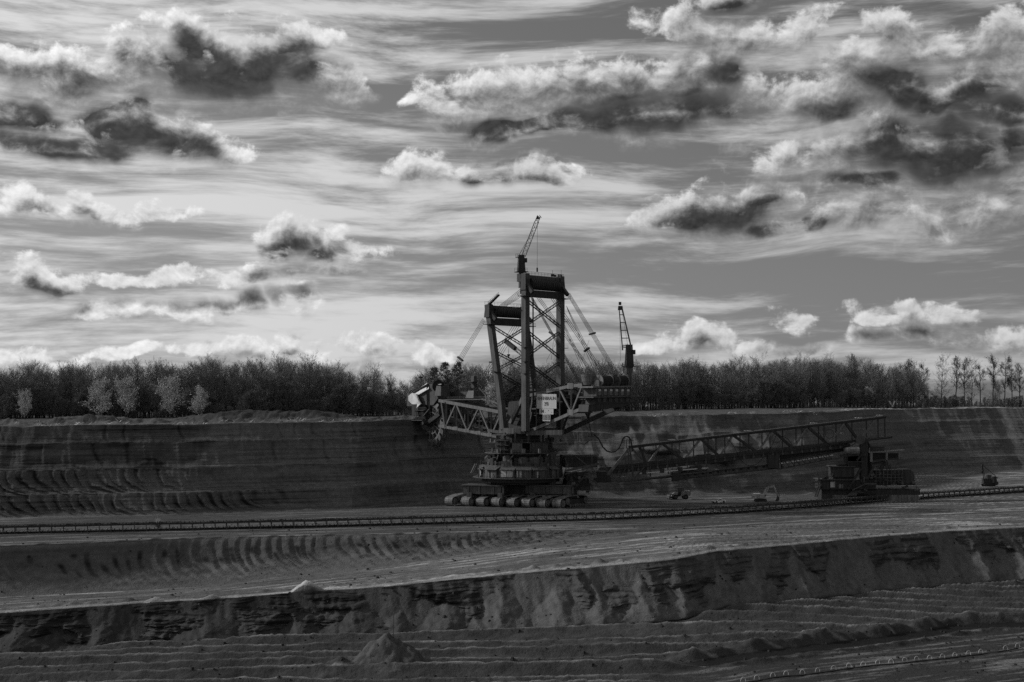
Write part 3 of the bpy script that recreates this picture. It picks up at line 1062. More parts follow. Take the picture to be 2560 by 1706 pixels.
for (p0, p1, hgt, dep) in (((1166, 1250), (1262, 1250), 0, 9.0), ((1322, 1252), (1436, 1252), 0, 10.0)):
    a = px2w(p0[0], 1237, 562)
    b = px2w(p1[0], 1239, 557)
    d = (b - a)
    d.z = 0
    ln = d.length
    rz = math.atan2(d.y, d.x)
    mid = (a + b) / 2
    mid.z = 4.9
    cg = part('crawler_carriage', 'steel', root, lambda m: (m.box(mid + Vector((0, dep * .5, .0)), ln, dep, 3.2, rz),))
    part('carriage_top', 'steel', cg, lambda m: m.box(mid + Vector((0, dep * .5, 3.2)), ln + 1.4, dep + 1.2, .35, rz))
    nrm = Vector((d.y, -d.x, 0)).normalized()
    for u in (-.44, -.15, .22, .47):
        part('web_plate', 'steel', cg, lambda m: m.box(mid + d * u + nrm * (.35), .55, .7, 3.0, rz))
    part('pivot_leg', 'steel', cg, lambda m: m.box(mid + d * -.40 + nrm * (.5) + Vector((0, 0, -2.4)), 2.0, 1.6, 3.0, rz))
    part('pivot_leg', 'steel', cg, lambda m: m.box(mid + d * .40 + nrm * (.5) + Vector((0, 0, -2.4)), 2.0, 1.6, 3.0, rz))
part('undercarriage_beam', 'steel_dark', root, lambda m: (m.beam((-8, 572, 6), (22, 566, 6), 9, 3.5), m.beam((6, 570, 6), (18, 592, 5.5), 8, 3.5), m.box((18, 592, 0.1), 12, 15, 5, .5)))

# ---- slewing deck, three storeys
CX, CY = 3.5, 571.0
part('turntable', 'steel_dark', root, lambda m: (m.ring((CX, CY, 8.4), 12.0, 1.1, 40), m.ring((CX, CY, 9.5), 15.6, 1.5, 40)))


def front(px, R):
    """bearing on the drum's near side that shows at column px"""
    lo, hi = -1.5, 1.5
    for _ in range(40):
        mm = (lo + hi) / 2
        x, y = CX + R * math.sin(mm), CY - R * math.cos(mm)
        if 1280 + FPX * x / y < px:
            lo = mm
        else:
            hi = mm
    return (lo + hi) / 2


def drum_pt(px, R, z):
    q = front(px, R)
    return Vector((CX + R * math.sin(q), CY - R * math.cos(q), z)), q


def polydeck(m, R, z, h, n=14, ph=.12):
    pts = [(CX + R * math.cos(2 * math.pi * (i + ph) / n), CY + R * math.sin(2 * math.pi * (i + ph) / n), z) for i in range(n)]
    m.prism(pts, (0, 0, h))
    return pts


def deck_rail(m, R, z, n=14, ph=.12):
    pts = [(CX + R * math.cos(2 * math.pi * (i + ph) / n), CY + R * math.sin(2 * math.pi * (i + ph) / n), z) for i in range(n + 1)]
    m.rail(pts, 1.15, 1.7, .075)


d3 = part('lower_deck', 'steel', root, lambda m: polydeck(m, 19.2, 11.05, .35))
part('railing', 'steel', d3, lambda m: deck_rail(m, 19.1, 11.4))
part('house_core', 'steel', d3, lambda m: polydeck(m, 16.8, 11.4, 4.5, 14))
for px0, px1 in ((1196, 1207), (1209, 1248), (1250, 1288), (1290, 1328), (1330, 1368), (1372, 1400)):
    def bay(m, px0=px0, px1=px1):
        (a, q) = drum_pt((px0 + px1) / 2, 17.2, 11.4)
        w = (px1 - px0) / FPX * 556
        m.box(a, w * .97, 1.2, 3.1, q)
    part('switchgear_bay', 'corrugated', d3, bay)
    def aw(m, px0=px0, px1=px1):
        a, q = drum_pt((px0 + px1) / 2, 17.8, 14.55)
        w = (px1 - px0) / FPX * 556
        o = Vector((math.sin(q), -math.cos(q), 0))
        s = Vector((math.cos(q), math.sin(q), 0)) * (w * .51)
        m.hexa([a - s + o * 1.0, a + s + o * 1.0, a + s - o * 1.6 + Vector((0, 0, 1.1)), a - s - o * 1.6 + Vector((0, 0, 1.1)),
                a - s + o * 1.0 + Vector((0, 0, .18)), a + s + o * 1.0 + Vector((0, 0, .18)), a + s - o * 1.6 + Vector((0, 0, 1.28)), a - s - o * 1.6 + Vector((0, 0, 1.28))])
    part('awning', 'steel', d3, aw)
for (px0, px1, z0, z1) in ((1252, 1266, 11.9, 14.3), (1267, 1282, 11.9, 14.3), (1292, 1295, 11.8, 14.4), (1299, 1304, 11.8, 14.4), (1200, 1203, 12.1, 14.0), (1342, 1346, 11.6, 14.0)):
    a, q = drum_pt((px0 + px1) / 2, 18.05, z0)
    part('pale_door', 'sign_white', d3, lambda m: m.box(a, (px1 - px0) / FPX * 556, .12, z1 - z0, q))
for i in range(16):
    a, q = drum_pt(1196 + i * 14, 17.95, 11.4)
    part('door_post', 'steel_dark', d3, lambda m: m.box(a, .16, .2, 3.0, q))

d2 = part('middle_deck', 'steel', root, lambda m: polydeck(m, 16.0, 15.9, .3, 14))
part('railing', 'steel', d2, lambda m: deck_rail(m, 15.8, 16.2))
rnd = random.Random(5)
part('machinery_core', 'steel_dark', d2, lambda m: polydeck(m, 10.5, 16.2, 4.6, 12))
for px, z, r in ((1222, 16.4, 1.9), (1269, 17.0, 1.9), (1308, 16.3, 2.3), (1330, 16.3, 1.6), (1366, 16.6, 1.7), (1350, 16.4, 1.3)):
    a, q = drum_pt(px, 12.6, z)
    part('oil_tank', 'steel', d2, lambda m: (m.ring(a, r * .86, .7, 10, r), m.ring(a + Vector((0, 0, .7)), r, 1.9, 10), m.ring(a + Vector((0, 0, 2.6)), r, .7, 10, r * .6)), False)
for k in range(26):
    px = rnd.uniform(1200, 1425)
    a, q = drum_pt(px, rnd.uniform(11.0, 14.8), 16.2)
    w, h = rnd.uniform(.7, 2.6), rnd.uniform(.8, 3.4)
    part('equipment_cabinet', rnd.choice(['steel', 'steel_dark', 'corrugated']), d2, lambda m: m.box(a, w, rnd.uniform(.8, 1.8), h, q))
for (p0, z0, p1, z1) in ((1262, 16.2, 1284, 20.4), (1328, 16.2, 1352, 20.4), (1383, 16.2, 1400, 20.4), (1238, 16.2, 1246, 20.4)):
    a, _ = drum_pt(p0, 14.2, z0)
    b, _ = drum_pt(p1, 14.2, z1)
    part('diagonal_strut', 'steel', d2, lambda m: m.beam(a, b, .4))
a, q = drum_pt(1380, 14.6, 7.6)
part('support_column', 'steel', d2, lambda m: (m.box(a, 2.4, 2.0, 13.0, q),))

d1 = part('upper_deck', 'steel', root, lambda m: polydeck(m, 14.6, 20.7, .4, 14))
for i in range(14):
    part('railing', 'steel', d1, lambda m: m.rail([(CX + 14.5 * math.cos(2 * math.pi * (i + .12) / 14), CY + 14.5 * math.sin(2 * math.pi * (i + .12) / 14), 21.1), (CX + 14.5 * math.cos(2 * math.pi * (i + 1.12) / 14), CY + 14.5 * math.sin(2 * math.pi * (i + 1.12) / 14), 21.1)], 1.15, 1.2, .08))
part('deck_core', 'steel_dark', d1, lambda m: polydeck(m, 8.0, 21.1, 8.2, 12))
for px0, px1, R, z0, z1, mt, nm in ((1281, 1306, 12.2, 21.3, 24.9, 'corrugated', 'container'), (1324, 1370, 12.0, 21.2, 24.9, 'steel', 'wall_panel'), (1372, 1409, 11.6, 21.2, 24.9, 'steel', 'wall_panel'),
                                    (1410, 1422, 11.0, 21.2, 26.5, 'steel_dark', 'cabinet'), (1376, 1388, 11.8, 25.2, 27.0, 'steel', 'cabinet')):
    a, q = drum_pt((px0 + px1) / 2, R, z0)
    pp = part(nm, mt, d1, lambda m: m.box(a, (px1 - px0) / FPX * 558, 2.2, z1 - z0, q))
    n = int((px1 - px0) / 4)
    for i in range(n):
        b, q2 = drum_pt(px0 + (px1 - px0) * (i + .5) / n, R + 1.15, z0)
        part('rib', mt, pp, lambda m: m.box(b, .12, .16, z1 - z0 - .1, q2))
part('walkway', 'steel', d1, lambda m: polydeck(m, 12.9, 25.0, .22, 14))
part('railing', 'steel', d1, lambda m: deck_rail(m, 12.8, 25.2))
# driver's stand at the left of the deck
a, q = drum_pt(1257, 12.6, 21.1)
oc = part('operator_cabin', 'steel_dark', root, lambda m: m.box(a, 4.6, 3.6, 5.2, q))
part('cabin_roof', 'steel', oc, lambda m: m.box(a + Vector((0, 0, 6.9)), 6.2, 4.8, .4, q))
part('cabin_window', 'glass', oc, lambda m: m.box(a + Vector((-.2, -1.9, 3.2)), 3.6, .15, 1.5, q))
for u in (-2.6, -.8, 1.0, 2.6):
    part('cabin_post', 'steel', oc, lambda m: m.box(a + Vector((u, -1.9, 0)), .18, .18, 6.9, q))
for z in (1.2, 3.0, 4.8):
    part('catwalk', 'steel', oc, lambda m: (m.box(a + Vector((-.2, -2.2, z)), 6.4, 1.2, .14, q), m.rail([a + Vector((-3.2, -2.8, z)), a + Vector((3.0, -2.8, z))], 1.1, 1.5, .07)))
part('slewing_ring_beam', 'steel', root, lambda m: (m.ring((CX + 3, CY, 28.6), 11.8, 2.2, 24),))
for px in (1288, 1321, 1358, 1396, 1412, 1262):
    a, q = drum_pt(px, 11.2, 25.1)
    part('ring_post', 'steel', root, lambda m: m.box(a, .7, .7, 4.0, q))

# ---- masts
def portal(name, legs_near, w_near, rows_brace, top_rows, pulley_rows, beam_rows, mat_n='steel', extra=None):
    """legs_near: [(px, py), ...] of the near leg from top to foot on plane t = -10"""
    T = 10.0
    m = MB()
    near = [MP(px, py, -T) for px, py in legs_near]
    far = [p + TX * (2 * T) for p in near]
    for line in (near, far):
        for a, b in zip(line[:-1], line[1:]):
            m.beam(a, b, w_near, w_near * 1.1, up=AX)
    mo = m.build(name, mat_n, root)

    def leg_at(line, py):
        for a, b, (pa, pb) in zip(line[:-1], line[1:], zip(legs_near[:-1], legs_near[1:])):
            if py <= pb[1]:
                k = (py - pa[1]) / (pb[1] - pa[1])
                return a.lerp(b, k)
        return line[-1]
    for (r0, r1) in rows_brace:
        n0, n1, f0, f1 = leg_at(near, r0), leg_at(near, r1), leg_at(far, r0), leg_at(far, r1)
        part('cross_brace', 'steel_dark', mo, lambda m: m.lattice(n0, f1, 1.0, .17, 1.1, side=(0, 0, 1), depth=.5))
        part('cross_brace', 'steel_dark', mo, lambda m: m.lattice(f0, n1, 1.0, .17, 1.1, side=(0, 0, 1), depth=.5))
    a, b = leg_at(near, beam_rows[0]), leg_at(far, beam_rows[0])
    a2, b2 = leg_at(near, beam_rows[1]), leg_at(far, beam_rows[1])
    part('cross_beam', 'steel_dark', mo, lambda m: m.beam((a + a2) / 2, (b + b2) / 2, 2.6, (a.z - a2.z)))
    a, b = leg_at(near, top_rows[0]), leg_at(far, top_rows[0])
    part('top_beam', 'steel', mo, lambda m: m.beam(a + Vector((0, 0, -.6)), b + Vector((0, 0, -.6)), 1.6, 1.3))
    part('top_railing', 'steel_dark', mo, lambda m: m.rail([a + Vector((0, 0, .2)) - TX * 2, b + Vector((0, 0, .2)) + TX * 2], 1.3, 1.8, .08))
    # rope sheaves side by side
    a, b = leg_at(near, (pulley_rows[0] + pulley_rows[1]) / 2), leg_at(far, (pulley_rows[0] + pulley_rows[1]) / 2)
    R = (leg_at(near, pulley_rows[0]).z - leg_at(near, pulley_rows[1]).z) / 2
    d = (b - a).normalized()
    for i in range(15):
        c = a.lerp(b, .13 + .74 * i / 14)
        part('rope_sheave', 'steel_dark', mo, lambda m: m.tube(c - d * .36, c + d * .36, R * .97, n=18))
    for c in (a, b):
        part('mast_head', 'steel_dark', mo, lambda m: (m.box(c + Vector((0, 0, -R * 1.1)), 3.0, 3.0, R * 2.6, math.pi / 4, .75), m.beam(c + AX * -.5, c - AX * 4.0 + Vector((0, 0, -R * 1.6)), 1.3)))
    for line, sgn in ((near, -1), (far, 1)):
        base = line[0] if top_rows[0] < legs_near[0][1] else leg_at(line, beam_rows[1])
        p = leg_at(line, beam_rows[1])
        part('mast_platform', 'steel_dark', mo, lambda m: (m.box(p + TX * (sgn * 1.2) - AX * .8, 4.6, 3.4, .22, math.pi / 4), m.rail([p + TX * (sgn * 2.8) + AX * 1.6, p + TX * (sgn * 2.8) - AX * 3.0], 1.2, 1.2, .07), m.rail([p + TX * (sgn * 2.8) - AX * 3.0, p - AX * 3.0], 1.2, 1.2, .07)))
    return mo, near, far, leg_at


T1, t1n, t1f, t1at = portal('tall_mast', [(1313.7, 684), (1313.7, 975), (1313.7, 1078)], 2.25,
                            [(748, 814), (825, 893), (903, 968)], (688, 690), (694, 724), (725, 742))
T2, t2n, t2f, t2at = portal('leaning_mast', [(1220.5, 762), (1252, 1000), (1259, 1074)], 2.15,
                            [(815, 870), (880, 925), (932, 985)], (764, 766), (768, 793), (795, 813))
# second leg behind each tall leg, ladders and landings on the far leg
part('rear_strut', 'steel_dark', T1, lambda m: (m.beam(t1at(t1n, 745) + Vector((3.0, 2.0, 0)), t1at(t1n, 1000) + Vector((3.0, 2.0, 0)), .55), ))
part('stair_strut', 'steel_dark', T1, lambda m: m.beam(MP(1322, 850, 4), MP(1338, 1000, 4), 1.5, 1.0))
for r0, r1 in ((742, 800), (800, 868), (868, 905), (905, 960)):
    p, q_ = t1at(t1f, r0) + TX * 1.6, t1at(t1f, r1) + TX * 1.6
    part('ladder', 'steel_dark', T1, lambda m: (m.beam(p, q_, .1), m.beam(p + TX * .9, q_ + TX * .9, .1), [m.beam(p.lerp(q_, i / 12), p.lerp(q_, i / 12) + TX * .9, .09) for i in range(13)]))
    part('landing', 'steel_dark', T1, lambda m: (m.box(q_ + TX * .6, 2.6, 2.2, .18, math.pi / 4), m.rail([q_ + TX * 1.9 + AX, q_ + TX * 1.9 - AX], 1.1, 1, .07)))
for r in (870, 905, 935):
    p = t1at(t1n, r) - TX * 1.2 - AX * 1.0
    part('landing', 'steel_dark', T1, lambda m: (m.box(p, 2.0, 2.0, .18, math.pi / 4), m.rail([p - TX * 1.0 + AX, p - TX * 1.0 - AX], 1.1, 1, .07)))
p = t1at(t1n, 770) + AX * 2.6
part('landing', 'steel_dark', T1, lambda m: (m.box(p + AX * 1, 5.0, 2.4, .25, math.pi / 4), m.rail([p + AX * 4 - TX, p - AX * 1 - TX], 1.3, 1.2, .08)))
p = t1at(t1n, 686)
part('aerial', 'steel_dark', T1, lambda m: (m.beam(p + TX * 15.5, p + TX * 15.5 + Vector((0, 0, 2.6)), .12), m.box(p + TX * 15.5, 1.4, .8, 1.0), m.beam(p + TX * 20.5, p + TX * 20.5 + Vector((0, 0, 3.0)), .1), m.box(p + TX * 17, .9, .9, .8)))
part('crown_post', 'steel_dark', T1, lambda m: [m.box(p + TX * (19.0 + .9 * i), .5, .5, 1.2) for i in range(3)])
p = t2at(t2n, 762)
part('mast_gangway', 'steel_dark', T2, lambda m: (m.beam(p - AX * .5, p - AX * 6 + Vector((0, 0, 3.6)), 1.2, .5), m.rail([p, p - AX * 6 + Vector((0, 0, 3.4))], 1.2, 1.3, .08)))
p = t2at(t2n, 993)
part('mast_collar', 'steel_dark', T2, lambda m: m.beam(t2at(t2n, 928) - TX * 1.2 - AX * 1.4 + Vector((0, 0, -.6)), t2at(t2n, 928) + TX * 1 + AX * 1.5 + Vector((0, 0, .4)), 3.0, .35))
# service hoist hung between the masts
h0, h1 = MP(1264, 853, 6), MP(1308, 888, 6)
hoist = part('service_hoist', 'steel_dark', root, lambda m: (m.beam(h0, MP(1288, 872, 6), 1.6, 1.5), m.lattice(MP(1286, 871, 6), h1, 1.3, .16, 1.0, side=(0, 0, 1), depth=.8)))
part('hoist_rope', 'rope', hoist, lambda m: (m.beam(MP(1269.5, 858, 6), MP(1271.5, 887, 6), .09), m.beam(MP(1273.5, 858, 6), MP(1271.5, 887, 6), .09)))
part('hook_block', 'steel_dark', hoist, lambda m: (m.tube(MP(1271.5, 886, 6), MP(1271.5, 891, 6), .65, .45, 8), m.tube(MP(1271.5, 891, 6), MP(1271.5, 896, 6), .25, .2, 6)))


# ---- suspension ropes
def ropes(a0, a1, b0, b1, n, clampk=None, r=.10, sag=.0):
    a0, a1, b0, b1 = [Vector(q) for q in (a0, a1, b0, b1)]
    cs = part('suspension_rope', 'rope', root, lambda m: m.tube(a0, b0, r, n=4))
    for i in range(1, n):
        k = i / (n - 1)
        part('rope_strand', 'rope', cs, lambda m: m.tube(a0.lerp(a1, k), b0.lerp(b1, k), r, n=4))
    if clampk:
        c = a0.lerp(b0, clampk)
        c2 = a1.lerp(b1, clampk)
        part('rope_clamp', 'steel_dark', cs, lambda m: m.beam(c + (c - c2).normalized() * .6, c2 - (c - c2).normalized() * .6, .9, .6))
    return cs


ropes(MP(1207, 797, -10), MP(1213, 803, -10), MP(1101, 968, -6), MP(1111, 975, -6), 4, .56)
ropes(MP(1283, 813, 10), MP(1300, 813, 10), MP(1183, 978, 6), MP(1198, 982, 6), 4, .56)
ropes(MP(1303, 722, -10), MP(1306, 740, -10), MP(1232, 778, -8), MP(1262, 768, -6), 6)
ropes(MP(1320, 733, -10), MP(1328, 738, -10), MP(1446, 957, -6), MP(1455, 962, -6), 4, .45)
ropes(MP(1340, 742, -8), MP(1350, 744, -8), MP(1492, 952, -3), MP(1500, 955, -3), 3)
ropes(MP(1417, 736, 10), MP(1424, 733, 10), MP(1538, 940, 6), MP(1549, 938, 6), 5, .50)
ropes(MP(1416, 765, 10), MP(1418, 772, 10), MP(1505, 940, 4), MP(1492, 944, 4), 3, .62)
ropes(MP(1410, 810, 10), MP(1412, 822, 10), MP(1478, 945, 2), MP(1466, 948, 2), 3)
ropes(MP(1374, 742, 0), MP(1384, 742, 0), MP(1512, 945, 6), MP(1520, 945, 6), 3)
for (a, b) in ((MP(1400, 842, 9), MP(1366, 902, 2)), (MP(1384, 850, 4), MP(1378, 900, 2)), (MP(1473, 850, 8), MP(1455, 905, 3))):
    part('guy_wire', 'rope', root, lambda m: m.tube(a, b, .06, n=4))

# ---- wheel boom
TB = 6.0
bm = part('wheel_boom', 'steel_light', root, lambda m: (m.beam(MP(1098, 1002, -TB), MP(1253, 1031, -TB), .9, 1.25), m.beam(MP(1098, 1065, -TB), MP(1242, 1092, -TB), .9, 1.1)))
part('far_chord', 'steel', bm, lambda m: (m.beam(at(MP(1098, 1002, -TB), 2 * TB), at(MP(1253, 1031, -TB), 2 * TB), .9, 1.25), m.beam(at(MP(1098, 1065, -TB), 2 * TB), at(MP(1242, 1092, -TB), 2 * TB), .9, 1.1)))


def boom_pt(px, top):
    k = (px - 1098) / (1253 - 1098)
    return MP(px, (1002 + 29 * k) if top else (1065 + 29 * k), -TB)


for (pa, ta, pb, tb_, w, mt) in ((1115, 1, 1115, 0, 1.1, 'steel'), (1140.5, 1, 1141, 0, .4, 'steel_light'), (1140, 1, 1114, 0, .6, 'steel_light'), (1141, 1, 1169, 0, .6, 'steel_light'), (1170, 1, 1170, 0, .6, 'steel'),
                                 (1197, 1, 1170, 0, .6, 'steel_light'), (1198, 1, 1198, 0, .4, 'steel_light'), (1199, 1, 1227, 0, .6, 'steel_light'), (1228, 1, 1228, 0, .7, 'steel'), (1254, 1, 1229, 0, .6, 'steel_light'), (1104, 1, 1113, 0, .8, 'steel')):
    p, q_ = boom_pt(pa, ta), boom_pt(pb, tb_)
    part('truss_strut', mt, bm, lambda m: m.beam(p, q_, w))
    part('far_truss_strut', 'steel', bm, lambda m: m.beam(at(p, 2 * TB), at(q_, 2 * TB), w))
for px in (1113, 1141, 1169, 1198, 1226):
    p = boom_pt(px, 0) - TX * .5
    part('gusset_plate', 'steel_light', bm, lambda m: m.box(p + Vector((0, 0, -.5)), 2.6, .12, 1.5, -math.pi / 4 * 1.0))
for px in (1115, 1141, 1170, 1198, 1228, 1250):
    for tp in (0, 1):
        p = boom_pt(px, tp)
        part('cross_tie', 'steel', bm, lambda m: m.beam(p, at(p, 2 * TB), .5))
    p = boom_pt(px, 1)
    q_ = boom_pt(min(1250, px + 27), 1)
    part('top_bracing', 'steel', bm, lambda m: m.beam(p, at(q_, 2 * TB), .35))
belt_a, belt_b = MP(1105, 1018, 0), MP(1250, 1062, 0)
part('boom_conveyor', 'rubber', bm, lambda m: (m.beam(belt_a, belt_b, 3.2, .5), m.beam(belt_a - Vector((0, 0, 1.8)), belt_b - Vector((0, 0, 1.8)), 3.0, .2)))
for i in range(16):
    p = belt_a.lerp(belt_b, (i + .5) / 16)
    part('idler_frame', 'steel', bm, lambda m: m.box(p + Vector((0, 0, -2.4)), 4.4, .3, 2.8, math.pi / 4))
for (t, z) in ((-4.4, 0), (4.4, 0)):
    a, b = MP(1102, 1000, t), MP(1218, 999, t)
    part('boom_walkway', 'steel_light', bm, lambda m: (m.beam(a, b, 1.2, .25), m.rail([a, b], 1.1, 2.2, .07)))
a, b = MP(1218, 999, -4), MP(1251, 1012, -4)
part('boom_walkway', 'steel_light', bm, lambda m: m.beam(a, b, 1.0, .3))
a = MP(1150, 985, 5)
part('upper_girder', 'steel', bm, lambda m: (m.beam(MP(1108, 990, 6), MP(1180, 989, 6), 2.4, 3.2), m.box(MP(1188, 996, 6), 7, 5, 3.2, math.pi / 4, .7), m.box(MP(1103, 990, -4), 4.0, 4.0, 4.2, math.pi / 4, .7)))
part('upper_girder', 'steel', bm, lambda m: (m.box(MP(1185, 970, 6), 1.8, 1.8, 5.0, math.pi / 4), m.box(MP(1186, 956, 6), 5, 3, .3, math.pi / 4), m.rail([MP(1182, 956, 4), MP(1196, 957, 6)], 1.1, 1, .07), m.beam(MP(1198, 970, 6), MP(1216, 990, 6), .5)))
for k in range(30):
    rr = random.Random(900 + k)
    px = rr.uniform(1108, 1248)
    p = MP(px, rr.uniform(1018, 1060) + (px - 1100) * .19, rr.uniform(-3.5, 4.5))
    part('boom_fitting', rr.choice(['steel_dark', 'steel', 'steel']), bm, lambda m: m.beam(p, p + AX * rr.uniform(-5, 5) + TX * rr.uniform(-1, 1) + Vector((0, 0, rr.uniform(-1.2, .6))), rr.uniform(.3, .9)))

# ---- hood over the wheel
hd = MP(1050, 1000, 0)


def hood_side(t):
    return [MP(px, py, t) for px, py in ((1032, 982), (1071, 960), (1092, 962), (1096, 994), (1083, 1013), (1049, 1012), (1040, 1000))]


hood = part('wheel_hood', 'steel', root, lambda m: m.prism(hood_side(-3.5), TX * 7.0))
hs = hood_side(-3.5)
part('hood_roof', 'paint_white', hood, lambda m: m.prism([MP(1040, 986.5, -4.2), MP(1047, 987, -4.4), MP(1071, 973, -4.4), MP(1071, 961, -2.6), MP(1066, 959.5, -2.4), MP(1035, 981, -2.6)], AX * -.2 + Vector((0, 0, .2))))
f0, f1, f2 = MP(1023, 993, -3.2), MP(1032, 982, -3.2), MP(1039, 987, -4.4)
fr = [MP(1021, 990, -3), MP(1031, 982, -3), MP(1040, 986, -5.5), MP(1046, 1003, -5.5), MP(1051, 1010, -5.5), MP(1036, 1026, -4), MP(1033, 1014, -3.2), MP(1021, 1002, -3)]
part('hood_front_panel', 'paint_white', hood, lambda m: m.prism(fr, AX * -.3 + TX * .5))
part('hood_back', 'steel', hood, lambda m: (m.beam(MP(1046, 1000, 0), MP(1030, 1000, 0), 6.0, 5.5),))
part('hood_rib', 'steel_dark', hood, lambda m: (m.beam(hs[1] - TX * .2, MP(1071, 1013, -3.7), 1.4, .4), m.beam(hs[2] - TX * .2, hs[3] - TX * .2, .5), m.beam(hs[0] - TX * .2, hs[1] - TX * .2, .4)))
part('drive_drum', 'rubber', hood, lambda m: m.tube(MP(1096, 966, -4), MP(1096, 966, 4), 2.6, n=18))
part('drum_guard', 'paint_white', hood, lambda m: m.prism([MP(1086, 962, -4.2), MP(1103, 960, -4.2), MP(1103, 961.5, -4.2), MP(1086, 964, -4.2)], TX * .4))
part('hood_railing', 'steel_dark', hood, lambda m: (m.rail([MP(1048, 958, 2), MP(1070, 955, 2), MP(1092, 956, 2)], 1.3, 1.4, .09), m.beam(MP(1046, 958, 2), MP(1094, 957, 2), .3)))
part('flood_light', 'steel_dark', hood, lambda m: (m.beam(MP(1053, 958, 2), MP(1053, 945, 2), .15), m.box(MP(1053, 946, 2), 1.6, .5, .7), m.beam(MP(1079, 958, 2), MP(1079, 948, 2), .15), m.box(MP(1079, 949, 2), 1.6, .5, .6)))
cabw = part('wheel_platform', 'steel', root, lambda m: (m.beam(MP(1034, 1051, -5), MP(1063, 1051, -5), 3.4, .3), m.beam(MP(1038, 1026, -4), MP(1066, 1026, -4), 2.6, .25)))
part('railing', 'steel', cabw, lambda m: (m.rail([MP(1034, 1051, -6), MP(1063, 1051, -6)], 1.3, 1.1, .1), m.rail([MP(1036, 1040, -5), MP(1061, 1040, -5)], 1.2, 1.1, .09), m.rail([MP(1036, 1026, -5.5), MP(1066, 1026, -5.5)], 1.2, 1.0, .09)))
part('platform_post', 'steel_light', cabw, lambda m: [m.beam(MP(px, r0, -5.5), MP(px, r1, -5.5), .35) for px, r0, r1 in ((1053, 1030, 1051), (1057, 1030, 1051), (1041, 1026, 1051), (1073, 1005, 1024), (1047, 1036, 1051))])
part('operator_stand', 'steel_dark', cabw, lambda m: (m.box(MP(1048, 1040, -2), 5, 4, 5, math.pi / 4), m.box(MP(1066, 1044, -1), 5, 4, 7, math.pi / 4)))
part('stair', 'steel', cabw, lambda m: m.beam(MP(1060, 1040, -5), MP(1076, 1021, -5), 1.0, .3))

# ---- bucket wheel
WC = MP(1083, 1058, -1.0)
WR = 9.6
wyaw = math.radians(128)
WA = Vector((math.cos(wyaw), math.sin(wyaw), 0))          # lies in the wheel's plane
WN = Vector((math.sin(wyaw), -math.cos(wyaw), 0))         # axle


def wpt(q, r, o=0.0):
    return WC + WA * (r * math.cos(q)) + Vector((0, 0, r * math.sin(q))) + WN * o


def rimfn(m, r0, r1, w, n=40):
    for i in range(n):
        q, q2 = 2 * math.pi * i / n, 2 * math.pi * (i + 1) / n
        m.hexa([wpt(q, r0, -w), wpt(q2, r0, -w), wpt(q2, r0, w), wpt(q, r0, w), wpt(q, r1, -w), wpt(q2, r1, -w), wpt(q2, r1, w), wpt(q, r1, w)])


bw_ = part('bucket_wheel', 'steel_light', root, lambda m: rimfn(m, 7.3, 8.2, 1.6))
part('inner_ring', 'steel_light', bw_, lambda m: rimfn(m, 4.4, 4.8, 1.0, 28))
part('hub', 'steel_dark', bw_, lambda m: (m.tube(WC - WN * 2.2, WC + WN * 2.2, 1.6, n=16), m.tube(WC - WN * 5.5, WC + WN * 5.5, .7, n=10)))
for i in range(14):
    q = 2 * math.pi * i / 14
    part('spoke', 'steel_light', bw_, lambda m: (m.beam(wpt(q, 1.4, .9), wpt(q, 7.6, .9), .28), m.beam(wpt(q, 1.4, -.9), wpt(q, 7.6, -.9), .28)))
for i in range(18):
    q = 2 * math.pi * i / 18

    def bucket(m, q=q):
        e = .13
        m.hexa([wpt(q - e, 8.1, -1.7), wpt(q + e * 1.1, 8.1, -1.7), wpt(q + e * 1.1, 8.1, 1.7), wpt(q - e, 8.1, 1.7),
                wpt(q - e * .2, 9.7, -1.35), wpt(q + e * 1.25, 10.1, -1.35), wpt(q + e * 1.25, 10.1, 1.35), wpt(q - e * .2, 9.7, 1.35)])
        for o in (-1.2, -.4, .4, 1.2):
            m.beam(wpt(q + e * 1.1, 9.8, o), wpt(q + e * 1.8, 10.6, o), .3)
    part('bucket', 'track_steel', bw_, bucket)
part('wheel_fork', 'steel_dark', root, lambda m: (m.beam(WC - WN * 2.9, MP(1100, 1035, -4), 1.0, 1.6), m.beam(WC + WN * 2.9, MP(1110, 1035, 4), 1.0, 1.6), m.beam(MP(1100, 1035, -4), MP(1100, 1004, -4), 1.2)))

# ---- counterweight boom
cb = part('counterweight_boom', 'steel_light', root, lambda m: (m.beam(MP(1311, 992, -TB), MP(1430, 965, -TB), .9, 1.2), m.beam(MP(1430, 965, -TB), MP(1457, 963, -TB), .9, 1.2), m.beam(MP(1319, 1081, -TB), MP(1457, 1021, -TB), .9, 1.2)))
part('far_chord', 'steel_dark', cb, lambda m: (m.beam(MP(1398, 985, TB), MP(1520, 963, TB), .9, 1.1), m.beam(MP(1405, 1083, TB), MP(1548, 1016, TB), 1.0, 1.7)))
part('front_column', 'steel_light', cb, lambda m: m.beam(MP(1273, 1066, -TB), MP(1311, 990, -TB), 1.5, 1.3))
for (a, b, w, mt) in (((1313, 985), (1313, 1076), 1.6, 'steel'), ((1399, 973), (1399, 1046), .45, 'steel_light'), ((1399, 973), (1428, 1030), .6, 'steel_light'), ((1428, 966), (1428, 1030), .6, 'steel_light'), ((1456, 964), (1430, 1030), .6, 'steel_light'),
                      ((1341, 985), (1341, 1070), .35, 'steel'), ((1320, 1078), (1330, 1030), .5, 'steel'), ((1313, 975), (1399, 975), .9, 'steel'), ((1334, 983), (1325, 1040), .7, 'steel'), ((1300, 1024), (1341, 1022), .5, 'steel')):
    part('truss_strut', mt, cb, lambda m: m.beam(MP(a[0], a[1], -TB), MP(b[0], b[1], -TB), w))
